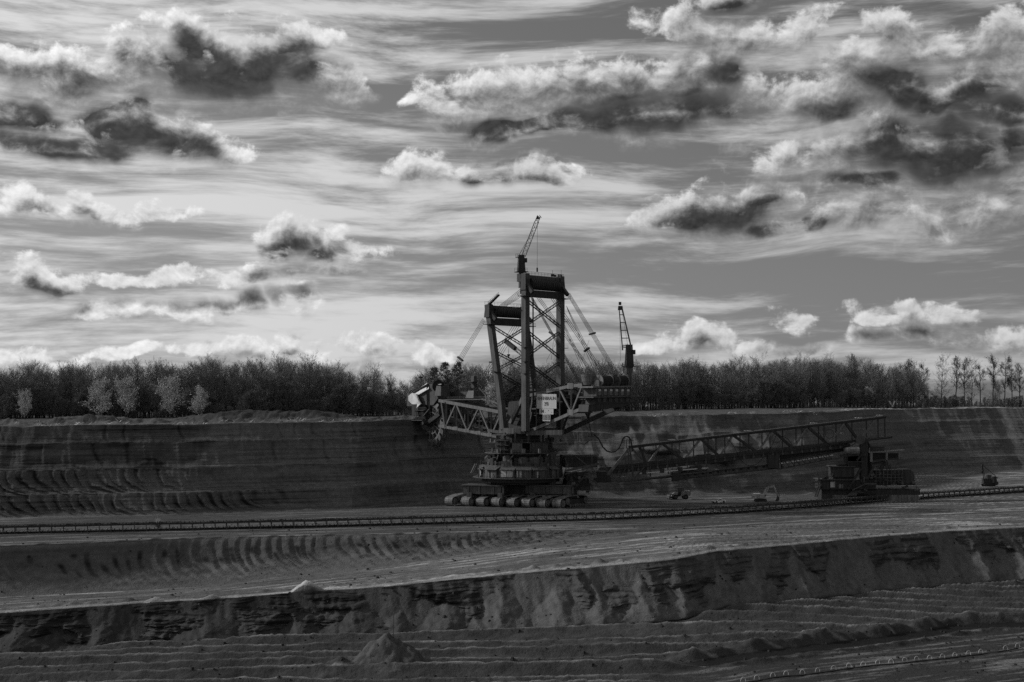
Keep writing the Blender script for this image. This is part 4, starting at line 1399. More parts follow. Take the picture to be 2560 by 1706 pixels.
for (a, b, w) in (((1440, 972), (1405, 1083), .6), ((1440, 972), (1470, 1045), .6), ((1500, 967), (1470, 1045), .6), ((1500, 967), (1520, 1020), .6), ((1470, 968), (1470, 1045), .4)):
    part('far_truss_strut', 'steel_dark', cb, lambda m: m.beam(MP(a[0], a[1], TB), MP(b[0], b[1], TB), w))
for (px, py) in ((1399, 973), (1428, 966), (1456, 964), (1399, 1046), (1428, 1032), (1341, 1072)):
    p = MP(px, py, -TB)
    part('cross_tie', 'steel_dark', cb, lambda m: m.beam(p, at(p, 2 * TB), .5))
for (px, py) in ((1428, 966), (1428, 1032), (1313, 990), (1317, 1076)):
    p = MP(px, py, -TB) - TX * .5
    part('gusset_plate', 'steel_light', cb, lambda m: m.box(p + Vector((0, 0, -1.0)), 3.0, .14, 2.2, -math.pi / 4))
# machinery inside the boom
for k in range(34):
    rr = random.Random(300 + k)
    px = rr.uniform(1322, 1450)
    lo = 1078 - (px - 1320) * .43
    p = MP(px, rr.uniform(985, lo - 6), rr.uniform(-3, 5))
    part('machinery_unit', rr.choice(['steel_dark', 'steel_dark', 'steel']), cb, lambda m: m.box(p, rr.uniform(1.0, 4.5), rr.uniform(1, 3), rr.uniform(.6, 3.2), math.pi / 4))
part('inner_wall', 'steel_dark', cb, lambda m: (m.prism([MP(1330, 990, 3), MP(1450, 972, 3), MP(1450, 1030, 3), MP(1330, 1072, 3)], TX * .3),))
for (p0, p1, r) in ((1300, 1345, 1041), (1335, 1400, 1014), (1343, 1399, 1034), (1280, 1340, 1035), (1290, 1322, 1052)):
    a, b = MP(p0, r, -5), MP(p1, r - 2, -5)
    part('catwalk', 'steel', cb, lambda m: (m.beam(a, b, 1.2, .2), m.rail([a, b], 1.1, 1.6, .07)))
# machine house between the boom roots
part('pivot_house', 'steel_dark', root, lambda m: (m.prism([MP(1262, 1072, -4), MP(1272, 1005, -4), MP(1312, 1000, -4), MP(1330, 1078, -4)], TX * 8), m.beam(MP(1255, 1060, -9), MP(1316, 1076, -9), 1.6, 1.6)))
part('pivot_beam', 'steel', root, lambda m: (m.beam(MP(1258, 1076, -8), MP(1320, 1076, -8), 1.5, 1.5), m.beam(MP(1318, 1083, -8), MP(1408, 1081, -4), 1.6, 1.8), m.beam(MP(1222, 1076, -7), MP(1258, 1083, -7), 1.8, 1.0)))

# ---- counterweight house: its broad rear end faces the eye
def MR(px, py, s):
    """photo place on the cross plane s metres along the machine"""
    k = (px - 1280.0) / FPX
    t = (k * (EY + .70711 * s) - EX + .70711 * s) / (.70711 * (1 - k))
    p = Vector((EX, EY, 0)) + AX * s + TX * t
    p.z = CAMZ - (py - HOR) / FPX * p.y
    return p


SR = -44.5


def cw(m, outline, s0, dep):
    m.prism([MR(px, py, s0) for px, py in outline], AX * dep)


RZ = math.pi / 4
ch = part('counterweight_house', 'steel', root, lambda m: cw(m, ((1489, 971), (1579, 969), (1579, 989), (1489, 991)), SR, 6.0))
part('roof_deck', 'steel_light', ch, lambda m: cw(m, ((1482, 966), (1584, 964.5), (1584, 968), (1482, 970)), SR - .8, 7.6))
part('floor_deck', 'steel', ch, lambda m: cw(m, ((1484, 992), (1600, 989.5), (1600, 992), (1484, 995)), SR - 1.2, 8.0))
part('lower_gallery', 'steel_dark', ch, lambda m: cw(m, ((1490, 995), (1576, 992.5), (1574, 1008), (1488, 1011)), SR + .6, 5.0))
part('ballast_hull', 'steel_dark', ch, lambda m: cw(m, ((1472, 1012), (1580, 1007), (1556, 1017), (1470, 1030)), SR + .8, 5.0))
for i in range(7):
    px = 1491.5 + i * 14.2
    p = MR(px, 990, SR - .2)
    part('pilaster', 'steel', ch, lambda m: m.box(p, .8, .4, 3.0, RZ))
    if i < 6:
        p = MR(px + 7.5, 988.5, SR - .1)
        wdw = part('window', 'steel_light', ch, lambda m: m.box(p, 1.9, .16, 2.5, RZ))
        part('pane', 'paint_white', wdw, lambda m: m.box(p + Vector((0, 0, 1.5)) - AX * .12, 1.3, .1, .75, RZ))
    p = MR(px + 6, 1005, SR + .5)
    part('hatch', 'steel', ch, lambda m: m.box(p, 1.7, .16, 1.6, RZ))
part('railing', 'steel', ch, lambda m: (m.rail([MR(1482, 966, SR - .8), MR(1584, 964.5, SR - .8)], 1.2, 2.0, .06), m.rail([MR(1580, 990, SR - 1.1), MR(1600, 989.5, SR - 1.1)], 1.2, 1.0, .07), m.rail([MR(1585, 976, SR + 2), MR(1598, 976, SR + 2)], 1.2, 1.0, .07), m.rail([MR(1582, 963, SR + 2), MR(1593, 963, SR + 2)], 1.2, 1.0, .07)))
part('stair_tower', 'steel', ch, lambda m: (m.rail([MP(1456, 977, -8), MP(1484, 976, -8)], 1.3, 1.3, .09), m.rail([MP(1456, 988, -8), MP(1484, 987, -8)], 1.3, 1.3, .09), m.rail([MP(1458, 999, -8), MP(1482, 998, -8)], 1.3, 1.3, .09), m.beam(MP(1470, 985, -8.2), MP(1482, 962, -8.2), .5, .3), m.beam(MP(1475, 985, -8.2), MP(1487, 962, -8.2), .5, .3),
                                            m.beam(MP(1456, 982, -7), MP(1484, 981, -7), 2, .2), m.beam(MP(1456, 999, -7), MP(1484, 998, -7), 2, .2), m.beam(MP(1458, 1020, -8), MP(1458, 965, -8), .3), m.beam(MP(1482, 1012, -8), MP(1482, 960, -8), .3)))
part('hydraulic_leg', 'steel', ch, lambda m: [m.beam(MP(1455 + 5 * i, 1006, -6), MP(1455 + 5 * i, 1026, -6), .5) for i in range(6)])
part('rope_anchor', 'steel', root, lambda m: (m.prism([MP(1443, 965, -5.5), MP(1456, 965, -5.5), MP(1454, 956, -5.5), MP(1448, 953, -5.5)], TX * 1.2),))
hop = part('ballast_hopper', 'steel_light', root, lambda m: (m.ring(MP(1471, 963, -6), 1.8, 1.5, 20, 2.4), m.ring(MP(1471, 954, -6), 2.4, 2.6, 20, 2.9), m.ring(MP(1471, 942, -6), 2.9, .3, 20)))
part('railing', 'steel', hop, lambda m: m.rail([MP(1457, 940, -6), MP(1468, 940, -8), MP(1484, 940, -7)], 1.4, 1.1, .08))
for px0, px1 in ((1497, 1523), (1540, 1562)):
    a, b = MR(px0, 953, SR + 2.6), MR(px1, 952.5, SR + 2.6)
    d = (b - a).normalized()
    dr = part('winch_drum', 'rubber', root, lambda m: m.tube(a, b, 2.05, n=24))
    for c in (a, b):
        part('drum_flange', 'steel_light', dr, lambda m: m.tube(c - d * .14, c + d * .14, 2.35, n=24))
    part('drum_axle', 'steel', dr, lambda m: (m.tube(a - d * 1.0, b + d * 1.0, .5, n=10), m.box(a - d * .8 + Vector((0, 0, -2.0)), .6, 2.2, 2.3, RZ), m.box(b + d * .8 + Vector((0, 0, -2.0)), .6, 2.2, 2.3, RZ)))
part('winch_bearing', 'steel_dark', root, lambda m: (m.box(MR(1531, 966, SR + 2.6), 2.4, 3, 4.4, RZ), m.tube(MR(1527, 949, SR + 2.4), MR(1535, 949, SR + 2.4), 1.9, n=16)))


# ---- deck cranes
def crane(px, rows, foot_px, tip, tilt, label_name):
    """rows: pedestal foot, cabin foot, cabin top"""
    pf, cf, ctp = rows
    t = foot_px
    m = MB()
    b0, b1 = MP(px[0], pf, t), MP(px[1], cf, t)
    m.tube(b0, b1, 1.15, 1.0, 10)
    o = m.build('deck_crane', 'steel', root)
    part('slew_platform', 'steel_dark', o, lambda m: (m.box(b1 + Vector((0, 0, -.2)), 4.4, 4.0, .3, .3), m.rail([b1 + Vector((-2.6, -1.8, .1)), b1 + Vector((2.4, -1.8, .1))], 1.2, 1.2, .08), m.rail([b1 + Vector((-2.6, -1.8, .1)), b1 + Vector((-2.6, 1.8, .1))], 1.2, 1.2, .08)))
    c1 = MP(px[1], ctp, t)
    part('crane_cabin', 'steel_dark', o, lambda m: (m.box(b1, 3.0, 2.8, (c1.z - b1.z), .2, .72), m.box(b1 + Vector((1.6, -.5, (c1.z - b1.z) * .55)), 1.3, 1.3, 1.7, .2), m.box(b1 + Vector((-1.4, 0, (c1.z - b1.z) * .85)), 1.6, 1.2, .25, .2), m.rail([b1 + Vector((-2.2, -.9, (c1.z - b1.z) * .88)), b1 + Vector((-.6, -.9, (c1.z - b1.z) * .88))], 1.2, .8, .09)))
    return o, b1, c1


c1o, cbse, ctop = crane((1303, 1303), (720, 680, 638), -9.0, None, 0, '')
p0, p1 = MP(1309, 640, -9), MP(1347, 541, -9)
part('lattice_jib', 'steel_dark', c1o, lambda m: m.lattice(p0, p0.lerp(p1, .86), 1.5, .17, 1.0, side=(1, 0, -.4), depth=1.2))
part('jib_head', 'steel_dark', c1o, lambda m: (m.lattice(p0.lerp(p1, .86), p1, 1.2, .18, .8, side=(1, 0, -.4), depth=1.2), m.box(p0.lerp(p1, .93), .9, .9, 1.0), m.lattice(p1, MP(1351, 545, -9), .8, .12, .8, side=(0, 1, 0))))
part('crane_base', 'steel_dark', c1o, lambda m: (m.box(MP(1303, 705, -9), 2.4, 2.4, 3.2, .7), m.rail([MP(1293, 696, -10), MP(1302, 696, -10)], 1.4, 1.0, .1), m.beam(MP(1294, 695, -10), MP(1301, 706, -10), .25), m.beam(MP(1305, 706, -9.4), MP(1305, 735, -9.4), 1.5)))
part('luffing_rope', 'rope', c1o, lambda m: (m.tube(MP(1298, 637, -9), p0.lerp(p1, .78), .07, n=4), m.tube(MP(1299, 637, -9), p0.lerp(p1, .6), .05, n=4)))
part('hoist_rope', 'rope', c1o, lambda m: (m.tube(MP(1343.5, 546, -9), MP(1343, 672, -9), .055, n=4), m.box(MP(1343, 680, -9), .6, .6, 1.6)))
_k = (1573 - 1280.0) / FPX
TCR = (_k * (EY + .70711 * (SR + 3)) - EX + .70711 * (SR + 3)) / (.70711 * (1 - _k))
c2o, cbse, ctop = crane((1573, 1573), (966, 916, 862), TCR, None, 0, '')
part('crane_base', 'steel_light', c2o, lambda m: (m.box(MP(1570, 933, TCR), 3.0, 2.6, 2.6, .5), m.rail([MP(1556, 930, TCR - 1), MP(1585, 930, TCR - 1)], 1.3, 1.5, .08)))
p0, p1 = MP(1568, 868, TCR), MP(1551, 768, TCR)
part('lattice_jib', 'steel_dark', c2o, lambda m: ([m.beam(MP(1568 + s * 11.5, 876, TCR) + Vector((0, q, 0)), p1 + Vector((s * .55, q * .4, 0)), .30) for s in (-1, 1) for q in (-1, 1)],
                                                 [m.beam(MP(1568 + -17 * k - 11.5 * (1 - k) - 3 * k, 876 - 108 * k, TCR - .5), MP(1568 - 17 * k + 11.5 * (1 - k) + 3 * k, 876 - 108 * k, TCR - .5), .32) for k in (.1, .28, .46, .64, .82)]))
part('jib_head', 'steel_dark', c2o, lambda m: (m.box(p1 + Vector((0, 0, -1.2)), 2.0, 1.4, 1.6, 0, .8), m.box(MP(1550, 763, TCR), 1.0, .9, 1.2)))
part('hoist_rope', 'rope', c2o, lambda m: (m.tube(MP(1549, 766, TCR), MP(1551, 902, TCR), .05, n=4), m.tube(MP(1553, 766, TCR), MP(1569, 862, TCR), .05, n=4)))

# ---- sign board on the counterweight boom
sb = empty('sign_board', (0, 0, 0))
sb.parent = root
sb.location = (0, 0, 0)
SGN = -7.4
sp = []
for (x0, y0, x1, y1, mt) in ((1341.5, 985, 1391, 1021.5, 'sign_white'), (1348.5, 1021.8, 1383.5, 1036, 'sign_white'), (1357, 1036.3, 1375.5, 1053, 'sign_white')):
    c = [MP(x0, y1, SGN), MP(x1, y1 + .6, SGN), MP(x1, y0 + .9, SGN), MP(x0, y0, SGN)]
    sp.append(part('sign_panel', mt, sb, lambda m: m.prism(c, TX * .18)))


def lettering(txt, x0, x1, y0, y1, parent, mat='letter_black', bold=0.0):
    cu = bpy.data.curves.new('lettering', 'FONT')
    cu.body = txt
    cu.align_x = 'CENTER'
    cu.align_y = 'CENTER'
    cu.size = 1.0
    cu.extrude = 0.02
    cu.offset = bold
    tmp = bpy.data.objects.new('tmp_letter', cu)
    COL.objects.link(tmp)
    dg = bpy.context.evaluated_depsgraph_get()
    me = bpy.data.meshes.new_from_object(tmp.evaluated_get(dg))
    bpy.data.objects.remove(tmp)
    co = np.array([v.co[:] for v in me.vertices])
    lo, hi = co.min(0), co.max(0)
    a, b = MP(x0, y1, SGN - .03), MP(x1, y0, SGN - .03)
    ux = Vector((b.x - a.x, b.y - a.y, 0))
    for v in me.vertices:
        u = (v.co.x - lo[0]) / (hi[0] - lo[0])
        w = (v.co.y - lo[1]) / (hi[1] - lo[1])
        p = a + ux * u + Vector((0, 0, (b.z - a.z) * w)) - TX * (v.co.z + .02)
        v.co = p - Vector((EX, EY, 0))
    me.materials.append(MATS[mat])
    return link('lettering', me, parent)


lettering('RHEINBRAUN', 1344, 1389, 992, 1000.5, sp[0], bold=.01)
lettering('290', 1361, 1371, 1005.5, 1015, sp[0], bold=.01)
lettering('IM', 1352.5, 1359.5, 1024, 1033, sp[1], bold=.015)
lettering(". ' .", 1362, 1380, 1026, 1032, sp[1])
for x0, w in ((1358.3, 1.1), (1360.4, .8), (1362.6, 1.3), (1365.0, 1.8), (1368.6, 1.4), (1371.2, 1.2), (1373.3, 1.0)):
    part('lettering', 'letter_black', sp[2], lambda m: m.prism([MP(x0, 1051, SGN - .04), MP(x0 + w, 1051, SGN - .04), MP(x0 + w, 1037.5, SGN - .04), MP(x0, 1037.5, SGN - .04)], TX * -.02))

# ---- transfer unit at the foot of the bridge
def W(px, py, D):
    return px2w(px, py, D)


tf = part('transfer_chute', 'steel_dark', root, lambda m: (m.box(W(1440, 1225, 568), 10, 8, 7.0, .2, .8), m.box(W(1420, 1165, 572), 5, 8, 4.5, .2)))
part('chute_hood', 'steel', tf, lambda m: m.hexa([W(1457, 1197, 560), W(1492, 1195, 560), W(1490, 1182, 567), W(1462, 1182, 567), W(1457, 1194, 560), W(1492, 1192, 560), W(1488, 1179, 567), W(1462, 1179, 567)]))
part('chute_roof', 'steel', tf, lambda m: (m.beam(W(1412, 1178, 560), W(1497, 1160, 562), .5, .9), m.beam(W(1412, 1186, 560), W(1490, 1166, 562), .3, .4)))
part('gallery', 'steel_dark', tf, lambda m: (m.box(W(1450, 1168, 570), 13, 8, 4.5, .1), m.rail([W(1412, 1144, 562), W(1495, 1143, 564)], 1.3, 1.4, .1), m.rail([W(1412, 1152, 562), W(1496, 1151, 564)], 1.3, 1.4, .1), m.beam(W(1405, 1140, 562), W(1497, 1138, 564), .5)))
part('gallery_bracing', 'steel', tf, lambda m: (m.beam(W(1413, 1146, 561), W(1424, 1176, 561), .25), m.beam(W(1438, 1140, 562), W(1470, 1165, 562), .3), m.beam(W(1480, 1140, 562), W(1480, 1168, 562), .3), m.beam(W(1405, 1195, 560), W(1420, 1160, 560), .3)))
part('service_platform', 'steel', tf, lambda m: (m.beam(W(1440, 1226, 560), W(1512, 1226, 560), 3.0, .2), m.rail([W(1455, 1226, 559), W(1505, 1225, 559)], 1.2, 1.4, .09), m.beam(W(1488, 1208, 559), W(1501, 1222, 559), .4)))
for k in range(22):
    rr = random.Random(700 + k)
    p = W(rr.uniform(1415, 1495), rr.uniform(1180, 1236), rr.uniform(558, 564))
    part('chute_fitting', rr.choice(['steel_dark', 'steel', 'steel_dark']), tf, lambda m: m.beam(p, p + Vector((rr.uniform(-2.5, 2.5), rr.uniform(-.5, .5), rr.uniform(-2.0, 2.0))), rr.uniform(.3, 1.1)))
for k in range(60):
    rr = random.Random(1700 + k)
    a, q = drum_pt(rr.uniform(1195, 1420), rr.choice([15.9, 16.6, 14.9, 13.2]), 0)
    a.z = rr.choice([11.4, 16.2, 21.1, 25.2])
    hgt = rr.uniform(.5, 1.8)
    part('deck_fitting', rr.choice(['steel_dark', 'steel', 'steel_light']), root, lambda m: m.box(a, rr.uniform(.3, 1.4), .5, hgt, q))
part('access_stair', 'steel', root, lambda m: (m.beam(W(1177, 1183, 556), W(1188, 1160, 558), .35, .2), m.beam(W(1181, 1183, 556), W(1192, 1160, 558), .35, .2), m.beam(W(1222, 1138, 560), W(1214, 1150, 560), .3), m.rail([W(1200, 1156, 558), W(1215, 1155, 558)], 1.1, 1, .09)))
part('power_cable', 'rubber', root, lambda m: (m.path([W(1445 + 2 * math.sin(k), 1082 + 8 * k, 572) for k in range(4)] + [W(1460, 1112, 572), W(1480, 1098, 572)], .12), m.beam(W(1470, 1091, 566), W(1490, 1091, 566), 1.4, .25), m.beam(W(1480, 1091, 567), W(1466, 1030, 572), .25), m.rail([W(1472, 1091, 566), W(1490, 1091, 566)], 1.2, 1, .08)))

# ---------------------------------------------------------------- connecting bridge
BR = empty('conveyor_bridge', (34.0, 577.0, 0.0))
tag(BR, 'long inclined truss bridge carrying a conveyor from the excavator to the loading unit', 'bridge')


def BP(px, py, off=0.0):
    """place on the bridge's near truss plane (off: metres behind it)"""
    D = 572.0 + (px - 1490.0) * (22.0 / 620.0) + off
    return px2w(px, py, D)


BW = 6.5


def top_row(px):
    return 1117.5 - (px - 1581) * (74.0 / 632.0)


def bot_row(px):
    return 1158.0 - (px - 1614) * (59.0 / 534.0)


tops = [1598, 1655, 1752, 1832, 1932, 2018, 2112, 2188]
bots = [1618, 1708, 1798, 1892, 1982, 2069, 2148]
for off, nm, mt in ((0, 'top_chord', 'steel_dark'), (BW, 'top_chord', 'steel_dark')):
    part(nm, mt, BR, lambda m: m.beam(BP(1572, top_row(1572), off), BP(2214, top_row(2214), off), .8, 1.1))
    part('bottom_chord', mt, BR, lambda m: (m.beam(BP(1545, 1166, off), BP(1614, 1158, off), .8, .9), m.beam(BP(1614, 1158, off), BP(2230, bot_row(2230) + 3, off), .8, 1.0)))
    for i, pt in enumerate(tops):
        # diagonals up to a panel point from both sides
        prev = [b for b in bots if b < pt]
        nxt = [b for b in bots if b > pt]
        if prev:
            part('diagonal', 'steel_light', BR, lambda m: m.beam(BP(prev[-1] + 4, bot_row(prev[-1]), off), BP(pt, top_row(pt), off), .75))
        if nxt:
            part('diagonal', 'steel_dark', BR, lambda m: m.beam(BP(pt, top_row(pt), off), BP(nxt[0] - 4, bot_row(nxt[0]), off), 1.0))
    for px in (1608, 1640, 1680, 1698, 1734, 1770, 1790, 1812, 1850, 1872, 1905, 1925, 1956, 1990, 2005, 2046, 2060, 2090, 2130, 2166, 2195, 2212):
        part('hanger', 'steel_dark', BR, lambda m: m.beam(BP(px, top_row(px), off), BP(px, bot_row(px), off), .42))
for px in tops + bots:
    part('cross_tie', 'steel_dark', BR, lambda m: (m.beam(BP(px, top_row(px)), BP(px, top_row(px), BW), .4)))
part('roof_walkway', 'steel_dark', BR, lambda m: (m.beam(BP(1600, top_row(1600) - 2, BW / 2), BP(2208, top_row(2208) - 2, BW / 2), BW + 1.0, .35), m.rail([BP(1600, top_row(1600) - 3, -.4), BP(2208, top_row(2208) - 3, -.4)], 1.1, 3.0, .07)))
for px in (1675, 1865, 2030, 2142, 2195):
    part('roof_lamp', 'paint_white', BR, lambda m: (m.box(BP(px, top_row(px) - 6, 2), 1.4, .5, .35), m.box(BP(px + 9, top_row(px) - 6, 2), 1.4, .5, .35), m.beam(BP(px, top_row(px) - 2, 2), BP(px, top_row(px) - 6, 2), .1), m.beam(BP(px + 9, top_row(px) - 2, 2), BP(px + 9, top_row(px) - 6, 2), .1)))


# belt gallery hung under the truss
def gal(px, dy=0.0):
    return 1172.0 - (px - 1560) * (62.0 / 560.0) + dy


part('belt_gallery', 'steel_dark', BR, lambda m: (m.beam(BP(1530, gal(1530, 4), 2.5), BP(2120, gal(2120, 4), 2.5), 4.5, 1.7), m.beam(BP(1530, gal(1530, -4), .2), BP(2130, gal(2130, -4), .2), .35, .9)))
part('upper_belt', 'rubber', BR, lambda m: m.beam(BP(1530, gal(1530, -5), 2.5), BP(2120, gal(2120, -5), 2.5), 3.0, .3))
part('gallery_skirt', 'steel_dark', BR, lambda m: m.beam(BP(1532, gal(1532, -1.5), -.2), BP(2110, gal(2110, -1.5), -.2), .2, .8))
part('return_belt', 'belt_pale', BR, lambda m: m.beam(BP(1598, 1183.5, .8), BP(1768, 1170, .8), 2.6, .35))
part('return_belt', 'belt_pale', BR, lambda m: m.beam(BP(1945, 1159.5, 2), BP(2080, 1138, 2), 2.4, .45))
for i in range(24):
    px = 1548 + i * 24
    part('idler_frame', 'steel', BR, lambda m: (m.beam(BP(px, gal(px, -8), -.4), BP(px, gal(px, 8), -.4), .22), m.box(BP(px, gal(px, 9), -.2), .9, 1.0, .9)))
for px in (1610, 1655, 1700, 1748):
    part('belt_roller', 'steel_dark', BR, lambda m: m.box(BP(px, 1187 - (px - 1600) * .08, .3), 1.7, 2.4, 1.7))
# lower tail section
part('lower_beam', 'steel', BR, lambda m: (m.beam(BP(1512, 1205, 0), BP(1590, 1199, 0), .5, .8), m.beam(BP(1590, 1199, 0), BP(1780, 1178, 0), .4, .5), m.beam(BP(1545, 1204, 4), BP(1700, 1190, 4), .5, .9)))
for (a, b, w) in (((1574, 1118), (1584, 1200), .7), ((1570, 1120), (1572, 1166), .6), ((1562, 1140), (1564, 1162), .4), ((1625, 1157), (1626, 1192), .5), ((1668, 1150), (1671, 1186), .45), ((1716, 1148), (1720, 1180), .45), ((1758, 1100), (1768, 1176), .7), ((1530, 1178), (1532, 1203), .5),
                  ((1617, 1158), (1588, 1196), .45), ((1580, 1122), (1612, 1156), .7), ((1565, 1170), (1545, 1200), .4), ((1590, 1160), (1560, 1190), .4)):
    part('frame_strut', 'steel', BR, lambda m: m.beam(BP(a[0], a[1]), BP(b[0], b[1]), w))
    part('frame_strut', 'steel_dark', BR, lambda m: m.beam(BP(a[0], a[1], 5), BP(b[0], b[1], 5), w))
# raking end frame
for off in (0, 5.0):
    part('raking_leg', 'steel_light', BR, lambda m: m.beam(BP(1572, 1122, off), BP(1511, 1198, off), .8, 1.0))
for k in (.15, .4, .65, .9):
    part('rung', 'steel_light', BR, lambda m: m.beam(BP(1572 - 61 * k, 1122 + 76 * k), BP(1572 - 61 * k, 1122 + 76 * k, 5.0), .4))
part('end_pivot', 'steel_dark', BR, lambda m: (m.box(BP(1500, 1206, 1), 5.0, 5, 4.5, 0), m.prism([BP(1509, 1206, -1), BP(1528, 1204, -1), BP(1526, 1190, -1), BP(1514, 1188, -1)], (0, 1.2, 0))))
# telescoping boom under the bridge
tb = part('telescopic_boom', 'steel', BR, lambda m: (m.prism([BP(1682, 1200, 1), BP(1944, 1170, 1), BP(1944, 1160, 1), BP(1682, 1189, 1)], (0, 2.6, 0)),))
part('boom_flange', 'steel_dark', tb, lambda m: (m.beam(BP(1680, 1201, .6), BP(1946, 1171, .6), .5, .4), m.beam(BP(1680, 1188.5, .6), BP(1946, 1159.5, .6), .5, .3)))
for i in range(13):
    px = 1700 + i * 19
    part('boom_hole', 'rubber', tb, lambda m: m.box(BP(px, 1193.5 - (px - 1700) * .1145, .93), 1.1, .12, .9))
part('boom_head', 'steel_dark', tb, lambda m: (m.box(BP(1688, 1204, 1), 2.6, 3.6, 3.6), m.box(BP(1700, 1200, .4), 6.0, 3.0, 1.8), m.beam(BP(1676, 1186, 1), BP(1768, 1176, 1), .35)))
part('boom_guide', 'steel_dark', tb, lambda m: (m.beam(BP(1940, 1128, 0), BP(1944, 1170, 0), .8), m.beam(BP(1952, 1128, 3), BP(1954, 1170, 3), .8), m.box(BP(1932, 1170, 1), 4.5, 4.0, 5.5)))
# lattice section to the loading unit
for (y0, y1) in ((1150, 1128), (1172, 1145)):
    part('lattice_chord', 'steel_dark', tb, lambda m: m.beam(BP(1944, y0 + 2, .5), BP(2080, y1 + 2, .5), .4))
for i in range(10):
    pa, pb = 1946 + i * 13.4, 1946 + (i + 1) * 13.4
    part('lattice_web', 'steel_dark', tb, lambda m: (m.beam(BP(pa, 1152 - (pa - 1944) * .16, .5), BP(pb, 1174 - (pb - 1944) * .2, .5), .26), m.beam(BP(pa, 1174 - (pa - 1944) * .2, .5), BP(pa, 1152 - (pa - 1944) * .16, .5), .2)))
part('lattice_box', 'steel_dark', tb, lambda m: m.beam(BP(1950, 1146, 4), BP(2105, 1122, 4), 3.0, 2.2))
# slung cables
def slung(m, a, b, sag, r=.13, n=12):
    a, b = Vector(a), Vector(b)
    m.path([a.lerp(b, i / n) - Vector((0, 0, sag * 4 * (i / n) * (1 - i / n))) for i in range(n + 1)], r)


loop = [(1484, 1086), (1497, 1098), (1507, 1118), (1517, 1128), (1528, 1131), (1538, 1129), (1547, 1121), (1553, 1110), (1556, 1100), (1561, 1093), (1567, 1091), (1573, 1094), (1577, 1101), (1579, 1112), (1580, 1130)]
part('feed_hose', 'rubber', BR, lambda m: m.path([px2w(x, y, 572) for x, y in loop], .28, 6))
part('hose_mast', 'steel_dark', BR, lambda m: (m.beam(BP(1566, 1122), BP(1567, 1098), .25), m.beam(BP(1576, 1122), BP(1573, 1098), .25), [m.beam(BP(1565, 1100 + 5 * i), BP(1577, 1100 + 5 * i), .14) for i in range(4)]))
part('slung_cable', 'rubber', BR, lambda m: (slung(m, BP(1822, 1101, -.6), BP(1850, 1150, -.6), -1.0, .12), slung(m, BP(1850, 1148, -.6), BP(1912, 1138, -.6), 3.6, .12), slung(m, BP(1905, 1140, -.6), BP(1940, 1090, -.6), 2.0, .12),
                                          slung(m, BP(1950, 1092, -.6), BP(1985, 1120, -.6), -1.5, .14), slung(m, BP(2045, 1078, -.6), BP(2100, 1108, -.6), 3.0, .14), slung(m, BP(2100, 1108, -.6), BP(2150, 1094, -.6), 2.5, .14)))
part('cable_reel', 'steel_dark', BR, lambda m: [m.tube(BP(2074, 1085, -.8) + Vector((1.8 * math.cos(q), 0, 1.8 * math.sin(q))), BP(2074, 1085, -.8) + Vector((1.8 * math.cos(q + .45), 0, 1.8 * math.sin(q + .45))), .14, n=5) for q in [i * .45 for i in range(14)]])
part('cable_reel', 'steel_dark', BR, lambda m: [m.tube(BP(1941, 1096, -.8) + Vector((1.9 * math.cos(q), 0, 1.9 * math.sin(q))), BP(1941, 1096, -.8) + Vector((1.9 * math.cos(q + .45), 0, 1.9 * math.sin(q + .45))), .12, n=5) for q in [i * .45 for i in range(14)]])
part('end_platform', 'steel', BR, lambda m: (m.beam(BP(2155, 1100, 1), BP(2222, 1092, 1), 4.0, .3), m.rail([BP(2170, 1097, -.8), BP(2222, 1091, -.8)], 1.2, 1.6, .08)))

# ---------------------------------------------------------------- loading unit
LU = empty('loading_unit', (141.0, 594.0, 0.0))
tag(LU, 'dark crawler-mounted loading unit with slender mast, standing behind the belt conveyor', 'mining machine')


def LP(px, py, D=592.0):
    return px2w(px, py, D)


def LB(m, px0, py0, px1, py1, D, dep):
    """upright block showing between two photo corners"""
    a, b = LP(px0, py1, D), LP(px1, py0, D)
    m.box((( a.x + b.x) / 2, D + dep / 2, a.z), b.x - a.x, dep, b.z - a.z)


part('control_house', 'steel_dark', LU, lambda m: LB(m, 2053, 1201, 2137, 1224, 588, 12))
part('upper_house', 'steel_dark', LU, lambda m: LB(m, 2084, 1168, 2136, 1193, 589, 10))
part('house_roof', 'steel', LU, lambda m: (LB(m, 2051, 1199.5, 2139, 1201, 587, 14), LB(m, 2082, 1166.5, 2138, 1168, 588, 12)))
part('bright_door', 'sign_white', LU, lambda m: LB(m, 2076, 1205, 2087.5, 1219, 587.85, .14))
part('dim_window', 'steel_light', LU, lambda m: (LB(m, 2097, 1211, 2108, 1221, 587.85, .14),))
for i in range(9):
    px = 2056 + i * 9.5
    part('wall_rib', 'steel_dark', LU, lambda m: LB(m, px, 1202, px + 1.0, 1223.5, 587.8, .18))
part('house_skirt', 'steel_dark', LU, lambda m: (LB(m, 2086, 1193, 2136, 1200, 590, 9), LB(m, 2120, 1140, 2168, 1170, 590, 6), LB(m, 2125, 1200, 2190, 1226, 590, 10)))
part('rounded_housing', 'steel_light', LU, lambda m: (m.tube(LP(2119, 1127, 588), LP(2147, 1128, 588), 1.5, 1.7, 12), m.tube(LP(2112, 1127, 588), LP(2119, 1127, 588), 1.1, 1.5, 12)))
part('housing_cradle', 'steel_dark', LU, lambda m: (LB(m, 2118, 1136, 2165, 1156, 590, 7), m.beam(LP(2100, 1140, 588), LP(2165, 1137, 588), .6, .8), m.beam(LP(2118, 1154.5, 587), LP(2160, 1154.5, 587), 1.6, .3)))
part('mast_column', 'steel_dark', LU, lambda m: (LB(m, 2153, 1096, 2169, 1208, 589, 3.2),))
